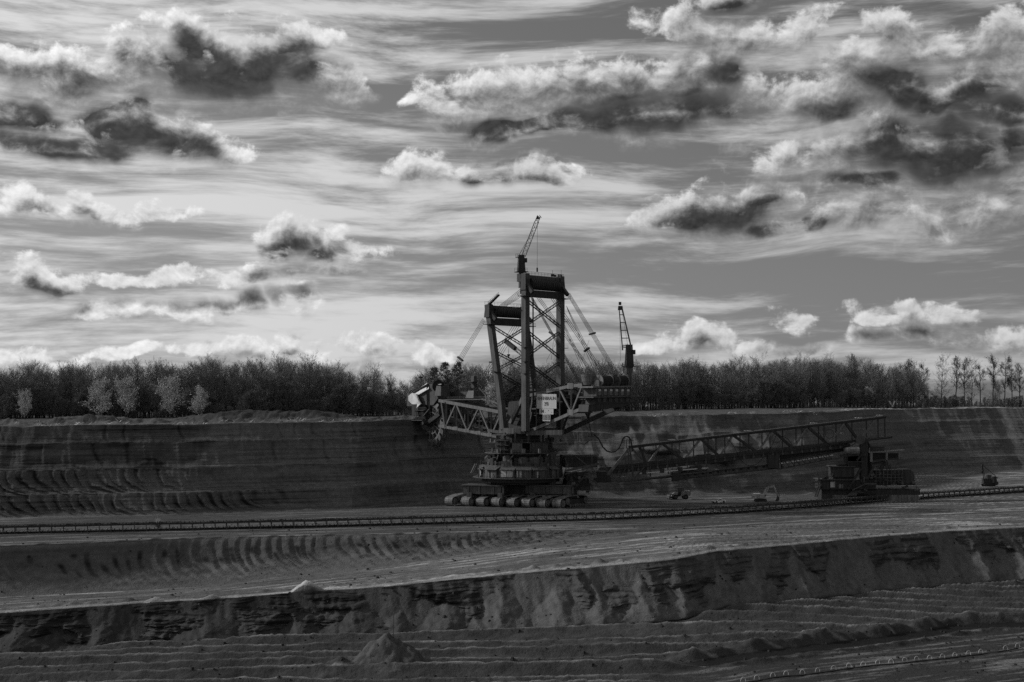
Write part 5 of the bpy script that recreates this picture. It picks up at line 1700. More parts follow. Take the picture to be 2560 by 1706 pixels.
part('mast_column', 'steel_dark', LU, lambda m: (m.beam(LP(2174, 1120, 594), LP(2174, 1208, 594), 1.6), m.beam(LP(2166, 1096, 590), LP(2176, 1122, 592), .6), m.beam(LP(2120, 1224, 587), LP(2152, 1172, 588), .8), m.beam(LP(2168, 1198, 588), LP(2186, 1165, 588), .8), m.beam(LP(2142, 1152, 587), LP(2158, 1130, 588), .6)))
part('sheave', 'steel_dark', LU, lambda m: (m.tube(LP(2151, 1100, 588), LP(2152, 1100, 590), 1.9, n=16),))
pf = part('rear_platform', 'steel_light', LU, lambda m: m.beam(LP(2171, 1131.5, 589), LP(2260, 1126, 589), 3.0, .45))
for px, y0, y1, w in ((2178, 1133, 1155, 1.0), (2216.5, 1130, 1150, .8), (2248, 1128, 1148, .55), (2173.5, 1120, 1130, .35)):
    part('pale_post', 'steel_light', pf, lambda m: m.beam(LP(px, y0, 588), LP(px, y1, 588), w))
part('platform_deck', 'steel_dark', pf, lambda m: (m.beam(LP(2176, 1152, 590), LP(2248, 1146, 590), 4, .8), LB(m, 2176, 1133, 2246, 1150, 591, 2.5), LB(m, 2173, 1117, 2211, 1130, 591, 3)))
part('railing', 'steel', pf, lambda m: (m.rail([LP(2174, 1131, 588), LP(2258, 1126, 588)], 1.3, 1.3, .09), m.beam(LP(2225, 1120, 589), LP(2225, 1131, 589), .3)))
part('raking_strut', 'steel_dark', LU, lambda m: (m.beam(LP(2210, 1154, 591), LP(2201, 1174, 591), 1.6), m.beam(LP(2176, 1160, 590), LP(2206, 1156, 590), 1.0)))
part('ladder', 'steel_dark', LU, lambda m: (m.lattice(LP(2214, 1152, 590), LP(2219, 1174, 590), .9, .12, 1.0), m.lattice(LP(2226, 1163, 590), LP(2222, 1174, 590), .7, .12, 1.0), m.lattice(LP(2193, 1165, 590), LP(2197, 1175, 590), .8, .1, 1.0)))
part('drive_house', 'steel_dark', LU, lambda m: (LB(m, 2188, 1176, 2256, 1213, 591, 9), LB(m, 2256, 1174, 2278, 1210, 592, 8), LB(m, 2200, 1200, 2288, 1214, 590, 9)))
part('drum_cover', 'steel_dark', LU, lambda m: (m.tube(LP(2269, 1192, 590), LP(2269, 1192, 598), 2.9, n=16),))
for i in range(8):
    px = 2190 + i * 9.5
    part('gallery_post', 'steel', LU, lambda m: m.beam(LP(px, 1174, 589), LP(px, 1212, 589), .28))
for r in (1176, 1187, 1195, 1203):
    part('gallery_rail', 'steel', LU, lambda m: m.beam(LP(2188, r, 589), LP(2258, r - 1, 589), .25))
for k in range(26):
    rr = random.Random(400 + k)
    p = LP(rr.uniform(2140, 2280), rr.uniform(1180, 1225), 588)
    part('machine_fitting', rr.choice(['steel', 'steel_dark', 'steel_dark']), LU, lambda m: m.beam(p, p + Vector((rr.uniform(-3, 3), rr.uniform(-.4, .4), rr.uniform(-1.5, 1.5))), rr.uniform(.25, .9)))
part('walk_deck', 'steel', LU, lambda m: (m.beam(LP(2157, 1210.5, 586), LP(2190, 1210, 586), 2.2, .35), m.beam(LP(2130, 1226, 586), LP(2160, 1212, 586), .6, .3), m.box(LP(2172, 1214, 585.6), .8, .4, 1.0), m.beam(LP(2160, 1192, 586), LP(2160, 1205, 586), .4)))
part('crawler_base', 'steel_dark', LU, lambda m: (LB(m, 2054, 1224, 2300, 1238, 590, 10), LB(m, 2054, 1238, 2080, 1253, 588, 8), LB(m, 2110, 1238, 2290, 1250, 592, 8)))
for (x0, x1) in ((2052, 2120), (2185, 2295)):
    ct = part('crawler_track', 'track_steel', LU, lambda m: m.prism([Vector((LP(x0, 0).x, 588.5, 1.2)), Vector((LP(x0, 0).x + 1.4, 588.5, .02)), Vector((LP(x1, 0).x - 1.4, 588.5, .02)), Vector((LP(x1, 0).x, 588.5, 1.2)), Vector((LP(x1, 0).x - .9, 588.5, 2.6)), Vector((LP(x0, 0).x + .9, 588.5, 2.6))], (0, 4.0, 0)))
part('apron_plate', 'steel', LU, lambda m: (m.prism([LP(2116, 1240, 586), LP(2140, 1240, 586), LP(2154, 1225, 590), LP(2132, 1225, 590)], (0, .2, -.2)), m.prism([LP(2148, 1233, 587), LP(2166, 1233, 587), LP(2160, 1228, 590), LP(2150, 1228, 590)], (0, .2, -.2))))
st = part('boarding_stair', 'steel', LU, lambda m: (m.beam(LP(2037, 1242, 586), LP(2046, 1217, 588), .3, .2), m.beam(LP(2043, 1242, 586), LP(2052, 1217, 588), .3, .2), [m.beam(LP(2037 + 9 * k / 9, 1242 - 25 * k / 9, 586 + 2 * k / 9), LP(2043 + 9 * k / 9, 1242 - 25 * k / 9, 586 + 2 * k / 9), .22) for k in range(10)]))
part('side_bracket', 'steel', LU, lambda m: (m.beam(LP(2026, 1213.5, 587), LP(2055, 1213, 587), 1.4, .3), m.tube(LP(2057, 1192, 588), LP(2057, 1192, 591), .9, n=10), m.tube(LP(2048, 1195, 588), LP(2048, 1195, 590), .55, n=8), m.beam(LP(2032, 1207, 588), LP(2052, 1203, 588), .7), m.beam(LP(2046, 1200, 588), LP(2046, 1213, 588), .4)))
part('roof_stair', 'steel_light', LU, lambda m: (m.beam(LP(2070, 1199, 587), LP(2077, 1184, 588), .22), m.beam(LP(2076, 1199, 587), LP(2083, 1184, 588), .22)))
part('roof_clutter', 'steel_dark', LU, lambda m: (LB(m, 2060, 1192, 2070, 1200, 590, 3), m.beam(LP(2070, 1199, 590), LP(2070, 1172, 590), .12), LB(m, 2095, 1161, 2118, 1168, 591, 3), m.rail([LP(2103, 1167, 589), LP(2118, 1166, 589)], 1.2, 1, .09), m.rail([LP(2096, 1145, 588), LP(2119, 1144, 588)], 1.4, 1, .09), m.beam(LP(2096, 1155, 588), LP(2116, 1154, 588), 1, .3)))
part('tow_bracket', 'steel', LU, lambda m: (m.beam(LP(2290, 1212, 588), LP(2291, 1225, 588), .3), m.beam(LP(2286, 1226, 588), LP(2301, 1224, 588), .4), m.beam(LP(2291, 1218, 588), LP(2300, 1225, 588), .3), m.tube(LP(2284, 1206, 588), LP(2284, 1206, 589), .7, n=10)))

# ---------------------------------------------------------------- belt conveyor along the bench
seg = CONV[1:-1]
dl = np.r_[0, np.cumsum(np.hypot(np.diff(CONV[:, 0]), np.diff(CONV[:, 1])))]


def conv_pt(s):
    # rounded course through the measured points
    acc = np.zeros(2)
    for o in (-14, -7, 0, 7, 14):
        acc += (np.interp(s + o, dl, CONV[:, 0]), np.interp(s + o, dl, CONV[:, 1]))
    return acc / 5


S0, S1, STEP = 70.0, dl[-1] - 16, 3.62
n_fr = int((S1 - S0) / STEP)
mid = conv_pt(S0 + STEP * (n_fr // 2))
CV = empty('belt_conveyor', (mid[0], mid[1], 0.0))
tag(CV, 'long low belt conveyor of steel trestles running across the bench', 'conveyor')
HC = 2.85
fm = MB()
for y in (-1.55, 1.55):
    fm.beam((0, y, 0), (0, y, HC), .26, .30)
    fm.beam((0, y * 1.25, 0.06), (0, y * .55, .06), .5, .16)
fm.beam((0, -1.55, HC - .45), (0, 1.55, HC - .45), .22)
fm.beam((0, -1.55, HC - 1.75), (0, 1.55, HC - 1.75), .2)
fm.beam((0, -1.55, HC - .1), (0, -1.1, HC - .8), .14)
fm_me = None
im = MB()
for q in (-1, 1):
    im.tube((0, q * 1.35, HC - .15), (0, q * .55, HC - .62), .16, n=6)
im.tube((0, -.6, HC - .66), (0, .6, HC - .66), .16, n=6)
rm = MB()
rm.tube((0, -1.3, HC - 2.05), (0, 1.3, HC - 2.05), .15, n=6)
proto = {}


def inst(name, mb, mat, key, loc, rz, parent):
    if key not in proto:
        me = bpy.data.meshes.new(name)
        me.from_pydata([tuple(v) for v in mb.v], [], mb.f)
        me.materials.append(MATS[mat])
        proto[key] = me
    o = link(name, proto[key], parent)
    o.location = Vector(loc) - Vector(parent.location)
    o.rotation_euler = (0, 0, rz)
    return o


top_l, low_l = [], []
rv = random.Random(3)
for i in range(n_fr):
    s = S0 + STEP * i
    p, p2 = conv_pt(s), conv_pt(s + 1.0)
    rz = math.atan2(p2[1] - p[1], p2[0] - p[0])
    gz = ground(p[0], p[1]) - .08
    inst('trestle', fm, 'steel', 'trestle', (p[0], p[1], gz + rv.uniform(-.05, .05)), rz + rv.uniform(-.02, .02), CV)
    for k in (.28, .72):
        pp = conv_pt(s + STEP * k)
        inst('idler', im, 'steel_dark', 'idler', (pp[0], pp[1], gz), rz, CV)
        inst('return_roller', rm, 'steel_dark', 'roller', (pp[0], pp[1], gz), rz, CV)


def strip(name, mat, zoff, w, th, side=0.0, s0=S0 - 2, s1=S1):
    n = int((s1 - s0) / 4)
    L, R = [], []
    for i in range(n + 1):
        s = s0 + (s1 - s0) * i / n
        p, p2 = conv_pt(s), conv_pt(s + .5)
        d = Vector((p2[0] - p[0], p2[1] - p[1], 0)).normalized()
        nn = Vector((-d.y, d.x, 0))
        c = Vector((p[0], p[1], ground(p[0], p[1]) + zoff)) + nn * side
        L.append(c + nn * (w / 2))
        R.append(c - nn * (w / 2))
    m = MB()
    n1 = n + 1
    up = Vector((0, 0, th))
    vs = L + R + [q + up for q in L] + [q + up for q in R]
    fs = []
    for i in range(n):
        a, b, c, d = i, i + 1, n1 + i + 1, n1 + i
        fs += [(a, b, c, d), (d + 2 * n1, c + 2 * n1, b + 2 * n1, a + 2 * n1), (a + 2 * n1, b + 2 * n1, b, a), (d, c, c + 2 * n1, d + 2 * n1)]
    m.add(vs, fs)
    return m.build(name, mat, CV)


strip('carrying_belt', 'rubber', HC - .58, 2.4, .10)
strip('return_belt', 'belt_pale', HC - 2.18, 2.3, .10)
strip('side_stringer', 'steel_dark', HC - .95, .18, .55, -1.42)
strip('side_stringer', 'steel_dark', HC - .95, .18, .55, 1.42)
strip('guard_rail', 'steel', HC - .06, .10, .10, -1.55)
strip('ballast_strip', 'steel_dark', .02, 2.2, .35, .5)
strip('cable_tray', 'steel_dark', HC - 2.95, .3, .35, 1.5)


# material on the belt
lm = MB()
rr = random.Random(8)
for i in range(150):
    s = rr.uniform(S0 + 5, S1 - 10)
    p, p2 = conv_pt(s), conv_pt(s + .5)
    rz = math.atan2(p2[1] - p[1], p2[0] - p[0])
    lm.box((p[0], p[1], HC - .47 + ground(p[0], p[1])), rr.uniform(1.5, 4.0), rr.uniform(.8, 1.6), rr.uniform(.15, .45), rz, .5)
o = lm.build('conveyed_soil', 'rubber', CV)
o['kind'] = 'stuff'

# ---------------------------------------------------------------- vehicles
def wheel(m, c, r, w, ax):
    ax = Vector(ax).normalized()
    m.tube(c - ax * w / 2, c + ax * w / 2, r, n=18)


def place(root, loc, rz):
    root.location = loc
    root.rotation_euler = (0, 0, rz)


# wheel dozer, nose to -x
def wheel_dozer():
    r = empty('wheel_dozer', (0, 0, 0))
    tag(r, 'dark wheel dozer with push blade, parked on the bench under the bridge', 'dozer')
    part('rear_body', 'machine_paint', r, lambda m: (m.box((2.6, 0, 1.5), 4.0, 2.5, 1.75, 0, .94), m.box((4.0, 0, 1.9), 1.6, 2.6, 1.6, 0, .95)))
    part('engine_cover', 'paint_white', r, lambda m: m.box((3.4, 0, 3.40), 2.7, 2.2, .22, 0, .9))
    part('front_frame', 'steel_dark', r, lambda m: (m.box((-1.8, 0, 1.1), 2.8, 1.6, 1.2, 0, .9), m.beam((-1.2, 0, 1.6), (.8, 0, 1.7), 1.2, 1.0)))
    cb_ = part('cab', 'steel_dark', r, lambda m: (m.box((.35, 0, 2.3), 1.9, 2.0, .8), m.box((.35, 0, 4.75), 2.2, 2.2, .18)))
    part('cab_glass', 'glass', cb_, lambda m: m.box((.35, 0, 3.1), 1.7, 1.8, 1.65, 0, .95))
    for x in (-.55, 1.25):
        for y in (-.95, .95):
            part('cab_post', 'steel_dark', cb_, lambda m: m.beam((x, y, 3.0), (x * .95, y, 4.8), .16))
    part('exhaust', 'steel_dark', r, lambda m: m.tube((2.1, .4, 3.2), (2.1, .4, 4.7), .14, n=8))
    for x in (-1.9, 2.6):
        for y in (-1.45, 1.45):
            w = part('wheel', 'rubber', r, lambda m: wheel(m, Vector((x, y, 1.05)), 1.05, .85, (0, 1, 0)))
            part('rim', 'steel', w, lambda m: wheel(m, Vector((x, y + (.38 if y > 0 else -.38), 1.05)), .5, .16, (0, 1, 0)))
            part('fender', 'machine_paint', r, lambda m: m.box((x, y, 2.13), 2.0, .9, .12))
    bl = part('push_blade', 'steel', r, lambda m: m.prism([(-4.3, -2.5, .1), (-4.75, -2.5, .5), (-4.7, -2.5, 1.5), (-4.3, -2.5, 1.9), (-4.1, -2.5, 1.6), (-4.35, -2.5, .9)], (0, 5.0, 0)))
    for y in (-.8, .8):
        part('push_arm', 'steel_dark', r, lambda m: (m.beam((-4.3, y, .6), (-1.4, y, 1.1), .35), m.beam((-4.3, y, 1.5), (-2.2, y, 2.4), .18)))
    part('lift_frame', 'machine_paint', r, lambda m: m.prism([(-3.3, -.6, 1.2), (-1.0, -.6, 1.3), (-.8, -.6, 2.5), (-2.0, -.6, 2.9), (-3.0, -.6, 2.2)], (0, 1.2, 0)))
    part('railing', 'steel', r, lambda m: m.rail([(1.4, -1.3, 3.3), (4.6, -1.3, 3.3)], .8, 1.0, .06))
    return r


r = wheel_dozer()
D = 601.0
x = (1697 - 1280) / FPX * D
place(r, (x, D, ground(x, D)), .12)


def pickup():
    r = empty('pickup_truck', (0, 0, 0))
    tag(r, 'white double cab pickup truck parked on the bench beside the conveyor', 'pickup truck')
    sec = []
    prof = [(-2.65, .55), (-2.68, .95), (-1.5, 1.12), (-.75, 1.78), (.75, 1.80), (.95, 1.15), (2.6, 1.12), (2.62, .55)]
    body = part('body', 'car_white', r, lambda m: m.prism([(-2.6, -.88, .45), (-2.68, -.88, .95), (-1.4, -.88, 1.12), (2.6, -.88, 1.12), (2.62, -.88, .45)], (0, 1.76, 0)))
    cabn = part('cab', 'car_white', r, lambda m: m.hexa([(-1.5, -.85, 1.12), (.95, -.85, 1.12), (.95, .85, 1.12), (-1.5, .85, 1.12), (-.75, -.68, 1.8), (.78, -.68, 1.8), (.78, .68, 1.8), (-.75, .68, 1.8)]))
    part('windscreen', 'glass', cabn, lambda m: m.hexa([(-1.46, -.72, 1.17), (-1.46, .72, 1.17), (-.84, .6, 1.74), (-.84, -.6, 1.74), (-1.50, -.72, 1.19), (-1.50, .72, 1.19), (-.88, .6, 1.77), (-.88, -.6, 1.77)]))
    for y in (-1, 1):
        part('side_window', 'glass', cabn, lambda m: m.prism([(-1.15, y * .84, 1.2), (-.2, y * .84, 1.2), (-.2, y * .71, 1.7), (-.72, y * .71, 1.7)], (0, y * .03, 0)))
        part('side_window', 'glass', cabn, lambda m: m.prism([(-.1, y * .84, 1.2), (.75, y * .84, 1.2), (.65, y * .71, 1.7), (-.1, y * .71, 1.7)], (0, y * .03, 0)))
        for x in (-1.75, 1.65):
            w = part('wheel', 'rubber', r, lambda m: wheel(m, Vector((x, y * .82, .40)), .40, .26, (0, 1, 0)))
            part('rim', 'steel_light', w, lambda m: wheel(m, Vector((x, y * .95, .40)), .22, .04, (0, 1, 0)))
            part('wheel_arch', 'rubber', r, lambda m: m.tube((x, y * .80, .55), (x, y * .895, .55), .52, n=14))
    part('load_bed', 'rubber', r, lambda m: m.box((1.75, 0, 1.125), 1.55, 1.5, .02))
    part('bed_side', 'car_white', r, lambda m: (m.box((1.78, -.84, 1.12), 1.65, .1, .22), m.box((1.78, .84, 1.12), 1.65, .1, .22), m.box((2.56, 0, 1.12), .1, 1.7, .22)))
    part('front_bumper', 'rubber', r, lambda m: m.box((-2.72, 0, .42), .2, 1.7, .32))
    part('grille', 'rubber', r, lambda m: m.box((-2.69, 0, .72), .08, .8, .2))
    for y in (-.65, .65):
        part('headlight', 'glass', r, lambda m: m.box((-2.69, y, .76), .08, .36, .16))
    part('roof_beacon', 'car_white', r, lambda m: (m.box((-.2, 0, 1.81), .18, .9, .1), m.box((.85, 0, 1.5), .08, 1.5, .45)))
    return r


r = pickup()
D = 577.0
x = (1797 - 1280) / FPX * D
place(r, (x, D, ground(x, D)), .50)
r.scale = (1.06, 1.06, 1.06)


def digger():
    r = empty('hydraulic_excavator', (0, 0, 0))
    tag(r, 'tracked hydraulic excavator with raised boom and bucket, in front of the loading unit', 'excavator')
    for y in (-1.35, 1.35):
        t = part('crawler_track', 'rubber', r, lambda m: m.prism([(-2.4, y - .35, .45), (-2.05, y - .35, .04), (2.05, y - .35, .04), (2.4, y - .35, .45), (2.1, y - .35, .95), (-2.1, y - .35, .95)], (0, .7, 0)))
        for x in (-2.0, 2.0):
            part('sprocket', 'steel_dark', t, lambda m: wheel(m, Vector((x, y - .36, .5)), .36, .08, (0, 1, 0)))
    part('car_body', 'steel_dark', r, lambda m: (m.box((0, 0, .5), 2.6, 2.0, .55), m.ring((0, 0, .95), .95, .3, 16)))
    part('house', 'machine_paint', r, lambda m: m.box((-.6, 0, 1.25), 4.4, 2.9, 1.55, 0, .96))
    part('counterweight', 'steel_light', r, lambda m: m.box((-2.8, 0, 1.2), .9, 2.9, 1.5, 0, .92))
    part('roof_panel', 'paint_white', r, lambda m: (m.box((-1.4, -.3, 2.82), 2.4, 1.9, .16), m.rail([(-2.4, -1.2, 2.9), (0, -1.2, 2.9)], .7, .8, .05)))
    c = part('cab', 'steel_dark', r, lambda m: m.box((.95, .95, 1.25), 1.6, 1.0, 1.9, 0, .92))
    part('cab_glass', 'glass', c, lambda m: m.box((1.1, .95, 1.9), 1.45, .92, 1.1, 0, .93))
    b = [(1.0, 2.0), (2.1, 4.6), (3.1, 5.35), (4.9, 5.75)]
    part('boom', 'machine_paint', r, lambda m: [m.beam((p[0], -.2, p[1]), (q[0], -.2, q[1]), .55, .75) for p, q in zip(b[:-1], b[1:])])
    part('boom_cylinder', 'steel_light', r, lambda m: (m.tube((1.7, .25, 1.8), (2.9, .25, 4.6), .14, n=8), m.tube((3.0, -.2, 5.9), (4.7, -.2, 6.3), .13, n=8)))
    part('stick', 'machine_paint', r, lambda m: (m.beam((4.7, -.2, 6.3), (6.35, -.2, 2.3), .45, .65), m.box((4.85, -.2, 5.4), .6, .5, .9)))
    part('bucket', 'steel_dark', r, lambda m: m.prism([(6.1, -.9, 2.4), (6.9, -.9, 1.5), (6.9, -.9, .7), (6.3, -.9, .25), (5.3, -.9, .3), (5.8, -.9, 1.2)], (0, 1.5, 0)))
    part('bucket_link', 'steel', r, lambda m: (m.tube((5.9, -.2, 4.6), (6.9, -.2, 2.5), .12, n=6), m.beam((6.9, -.2, 2.5), (6.7, -.2, 1.8), .25)))
    badge = part('name_plate', 'sign_white', r, lambda m: m.box((-2.35, -1.475, 1.55), 1.5, .03, .95))
    cu = bpy.data.curves.new('lettering', 'FONT')
    cu.body = 'CAT'
    cu.align_x = 'CENTER'
    cu.size = .8
    cu.extrude = .01
    cu.offset = .02
    tmp = bpy.data.objects.new('tmp_letter', cu)
    COL.objects.link(tmp)
    me = bpy.data.meshes.new_from_object(tmp.evaluated_get(bpy.context.evaluated_depsgraph_get()))
    bpy.data.objects.remove(tmp)
    for v in me.vertices:
        v.co = Vector((v.co.x * .8 - 2.35, -1.50 - v.co.z, v.co.y + 1.75))
    me.materials.append(MATS['letter_black'])
    link('lettering', me, badge)
    return r


r = digger()
D = 587.0
x = (1901 - 1280) / FPX * D
place(r, (x, D, ground(x, D)), -.18)
r.scale = (1.12, 1.12, 1.12)


def pipelayer():
    r = empty('pipelayer', (0, 0, 0))
    tag(r, 'tracked pipelayer with side boom standing beyond the far end of the conveyor', 'crane')
    for y in (-1.3, 1.3):
        part('crawler_track', 'rubber', r, lambda m: m.prism([(-2.9, y - .35, .7), (-2.3, y - .35, .05), (2.3, y - .35, .05), (2.9, y - .35, .7), (2.3, y - .35, 1.45), (-2.0, y - .35, 1.3)], (0, .7, 0)))
    part('hull', 'steel_dark', r, lambda m: (m.box((-.4, 0, 1.1), 4.8, 1.9, 1.9, 0, .94), m.box((-1.9, 0, 2.6), 2.0, 1.6, .9, 0, .9)))
    c = part('cab', 'steel_dark', r, lambda m: (m.box((.3, 0, 3.0), 1.7, 1.7, .4), m.box((.3, 0, 5.0), 2.1, 2.1, .16)))
    part('cab_glass', 'glass', c, lambda m: m.box((.3, 0, 3.4), 1.5, 1.5, 1.5, 0, .95))
    for x in (-.6, 1.2):
        for y in (-.8, .8):
            part('cab_post', 'steel_dark', c, lambda m: m.beam((x, y, 3.1), (x, y, 5.05), .14))
    part('side_boom', 'steel_dark', r, lambda m: (m.beam((-2.8, -1.8, 1.6), (-3.8, -1.8, 9.4), .28), m.beam((-1.9, -1.8, 2.4), (-3.6, -1.8, 9.4), .24), m.beam((-2.7, -1.8, 4.0), (-2.9, -1.8, 4.0), .2), m.box((-3.7, -1.8, 9.3), .7, .5, .7)))
    part('boom_rope', 'steel_dark', r, lambda m: (m.tube((-3.6, -1.7, 9.7), (2.9, -1.0, 4.6), .15, n=5), m.tube((-4.1, -1.8, 9.2), (-3.9, -1.8, 6.8), .06, n=4), m.box((-3.9, -1.8, 6.0), .5, .4, .9)))
    part('winch_counterweight', 'steel_dark', r, lambda m: (m.box((2.3, -1.2, 1.6), 1.8, 1.4, 2.9, 0, .85), m.tube((3.0, -1.9, 1.4), (3.0, 0, 1.4), .9, n=12), m.beam((2.4, -1.0, 4.4), (4.0, -1.0, 3.8), .3), m.rail([(3.0, -1.4, 3.4), (4.4, -1.4, 3.4)], .9, .7, .07)))
    return r


r = pipelayer()
D = 690.0
x = (2471 - 1280) / FPX * D
place(r, (x, D, ground(x, D)), .10)
r.scale = (1.08, 1.08, 1.08)


# ---------------------------------------------------------------- pipe bows along the service bench
hm = MB()
hm.path([(1.05 * math.cos(q) * .5, 0, .78 * math.sin(q)) for q in [math.pi * i / 10 for i in range(11)]], .055, 6)
hm.tube((-.525, 0, -.25), (-.525, 0, .02), .055, n=6)
hm.tube((.525, 0, -.25), (.525, 0, .02), .055, n=6)
me_h = bpy.data.meshes.new('pipe_bow')
me_h.from_pydata([tuple(v) for v in hm.v], [], hm.f)
me_h.materials.append(MATS['paint_white'])
HB = [(1858, 1704), (1892, 1699), (1932, 1692), (1965, 1688), (2006, 1685), (2044, 1680), (2084, 1675), (2122, 1668), (2158, 1664), (2194, 1660), (2228, 1658), (2262, 1654), (2292, 1651), (2324, 1648), (2356, 1645), (2387, 1641), (2421, 1637), (2452, 1633), (2514, 1624), (2544, 1618)]
names = ['first', 'second', 'third', 'fourth', 'fifth', 'sixth', 'seventh', 'eighth', 'ninth', 'tenth', 'eleventh', 'twelfth', 'thirteenth', 'fourteenth', 'fifteenth', 'sixteenth', 'seventeenth', 'eighteenth', 'nineteenth']
rb = random.Random(12)
for i, (px, py) in enumerate(HB):
    D = 320.0
    for _ in range(12):
        x = (px - 1280) / FPX * D
        D = (CAMZ - ground(x, D)) * FPX / (py - HOR) * .5 + D * .5
    o = link('pipe_bow', me_h)
    o.location = (x, D, ground(x, D) + .1)
    o.rotation_euler = (rb.uniform(-.12, .12), rb.uniform(-.1, .1), rb.uniform(-.25, .35))
    k = 19 - i
    lab = 'small pale pipe bow in the ground at the lower right, %s counted from the right' % (names[k - 1] if k >= 1 else 'last')
    if i == len(HB) - 1:
        lab = 'small pale pipe bow in the ground, rightmost of the row at the lower right'
    if i == 0:
        lab = 'small pale pipe bow in the ground, leftmost of the row at the bottom edge'
    tag(o, lab, 'pipe bow', 'pipe bows along the service bench')
hose_pts = []
for i, (px, py) in enumerate(HB):
    D = 320.0
    for _ in range(12):
        x = (px - 1280) / FPX * D
        D = (CAMZ - ground(x, D)) * FPX / (py + 3 - HOR) * .5 + D * .5
    hose_pts.append((x, D - .4, ground(x, D - .4) + .12))
tag(part('water_hose', 'rubber', None, lambda m: m.path(hose_pts, .12, 6)), 'thin dark hose laid along the row of pipe bows', 'hose')


# ---------------------------------------------------------------- stakes, posts and signs
def stake(name, label, cat, px, py_foot, h, D, r=.09, mat='steel_light', head=None, tilt=0.0):
    x = (px - 1280) / FPX * D
    z = ground(x, D)
    o = MB()
    o.tube((0, 0, -.3), (tilt * h, 0, h), r, r * .8, 6)
    ob = o.build(name, mat, None)
    ob.location = (x, D, z)
    if head:
        part('head', head[0], ob, lambda m: m.box(Vector((x + tilt * h, D, z + h * head[2])), head[1], .12, head[1] * .8))
        ob.children[0].location = (0, 0, 0)
        for c in ob.children:
            for v in c.data.vertices:
                pass
    return tag(ob, label, cat)


stake('survey_stake', 'tall survey stake on top of the spoil cone in the pit', 'stake', 983, 1600, 5.6, 322.0, .10, 'steel', tilt=.02)
stake('marker_pole', 'tall pale striped pole at the plateau edge before the right trees', 'pole', 2330, 1016, 6.4, 905, .12, 'paint_white')
stake('marker_pole', 'short thin pole on the slope below the v-shaped sign', 'pole', 2231, 1030, 3.0, 800, .10, 'steel_light')

D = 893.0
x = (2230 - 1280) / FPX * D
z = ground(x, D)
vs = part('warning_board', 'paint_white', None, lambda m: (m.prism([(x - 2.2, D, z + 4.8), (x - 1.2, D, z + 4.8), (x + .3, D, z + .9), (x - .5, D, z + .9)], (0, .12, 0)), m.prism([(x + 2.2, D - .15, z + 4.8), (x + 1.2, D - .15, z + 4.8), (x - .3, D - .15, z + .9), (x + .5, D - .15, z + .9)], (0, .12, 0)), m.beam((x, D + .1, z - .2), (x, D + .1, z + 1.5), .15)))
tag(vs, 'white v-shaped warning board at the plateau edge', 'sign')
D = 890.0
x = (2116 - 1280) / FPX * D
z = ground(x, D)
cab_ = part('site_container', 'paint_white', None, lambda m: (m.box((x, D, z + 1.6), 6.0, 2.4, 1.5), m.box((x - 2.2, D, z - .1), .8, 2.0, 1.8), m.box((x + 2.2, D, z - .1), .8, 2.0, 1.8)))
tag(cab_, 'small white cabin on stilts at the plateau edge before the forest', 'cabin')
part('roof_box', 'paint_white', cab_, lambda m: (m.box((x - 1.2, D, z + 4.2), 2.4, 1.5, .8), m.beam((x - 1.2, D, z + 3), (x - 1.2, D, z + 6.0), .2), m.box((x + 1.0, D, z + 5.6), 1.6, .4, .7)))

# dead white branches and roots left on the stripped edge
rb = random.Random(77)
spots = []
for (p0, p1, D0, n, py) in ((20, 900, 555, 26, 0), (1600, 2110, 690, 22, 0), (560, 880, 585, 7, 0), (90, 330, 548, 7, 0)):
    for i in range(n):
        spots.append((rb.uniform(p0, p1), D0))
bwd = MB()
for i, (px, D0) in enumerate(spots):
    x = (px - 1280) / FPX * D0
    yc = float(np.interp(x, GX, GY[np.argmax(GS[:, 0] == 7)]))
    y = yc + rb.uniform(.8, 9.0)
    x = (px - 1280) / FPX * y
    z = ground(x, y) - .05
    for j in range(rb.choice([2, 3, 4])):
        a = Vector((x + rb.uniform(-1.4, 1.4), y + rb.uniform(-.4, .4), z + rb.uniform(0, .2)))
        b = a + Vector((rb.uniform(-1.7, 1.7), rb.uniform(-.5, .5), rb.uniform(.1, 1.3)))
        bwd.tube(a, b, .10, .05, 5)
        bwd.tube(a.lerp(b, .6), a.lerp(b, .6) + Vector((rb.uniform(-.9, .9), 0, rb.uniform(.1, .6))), .05, .03, 4)
o = bwd.build('brushwood', 'belt_pale')
o['kind'] = 'stuff'
o['label'] = 'bleached dead branches strewn along the rim above the mine face'

# lumps of clay lying about the pit floor: too many to count
cl = MB()
rb = random.Random(5)
for i in range(1700):
    if i < 1000:
        y = rb.uniform(300, 372)
        x = rb.uniform(-.37, .37) * y
    else:
        y = rb.uniform(372, 480)
        x = rb.uniform(-.37, .37) * y
    z = ground(x, y)
    s = rb.choice([.12, .15, .2, .25, .35, .5]) * rb.uniform(.7, 1.3)
    pts = []
    for zz, kk in ((-s * .4, 1.0), (s * .7, .6)):
        for q in range(4):
            an = q * math.pi / 2 + rb.uniform(-.4, .4)
            pts.append((x + s * kk * math.cos(an), y + s * kk * math.sin(an), z + zz))
    cl.hexa(pts)
o = cl.build('clay_lumps', 'rubber')
o['kind'] = 'stuff'
o['label'] = 'scattered dark clay lumps on the pit floor'

# ---------------------------------------------------------------- vegetation
def bark(name, base, rough=.9):
    return pmat(name, base, .3, .8, rough, spec=.1)


bark('bark', .06)
bark('twig_dark', .035)  # for the right-hand trees: backlit darkness put into the twig colour
bark('twig', .15)
bark('twig_warm', .22)
bark('blossom', .48)
bark('dry_grass', .30)


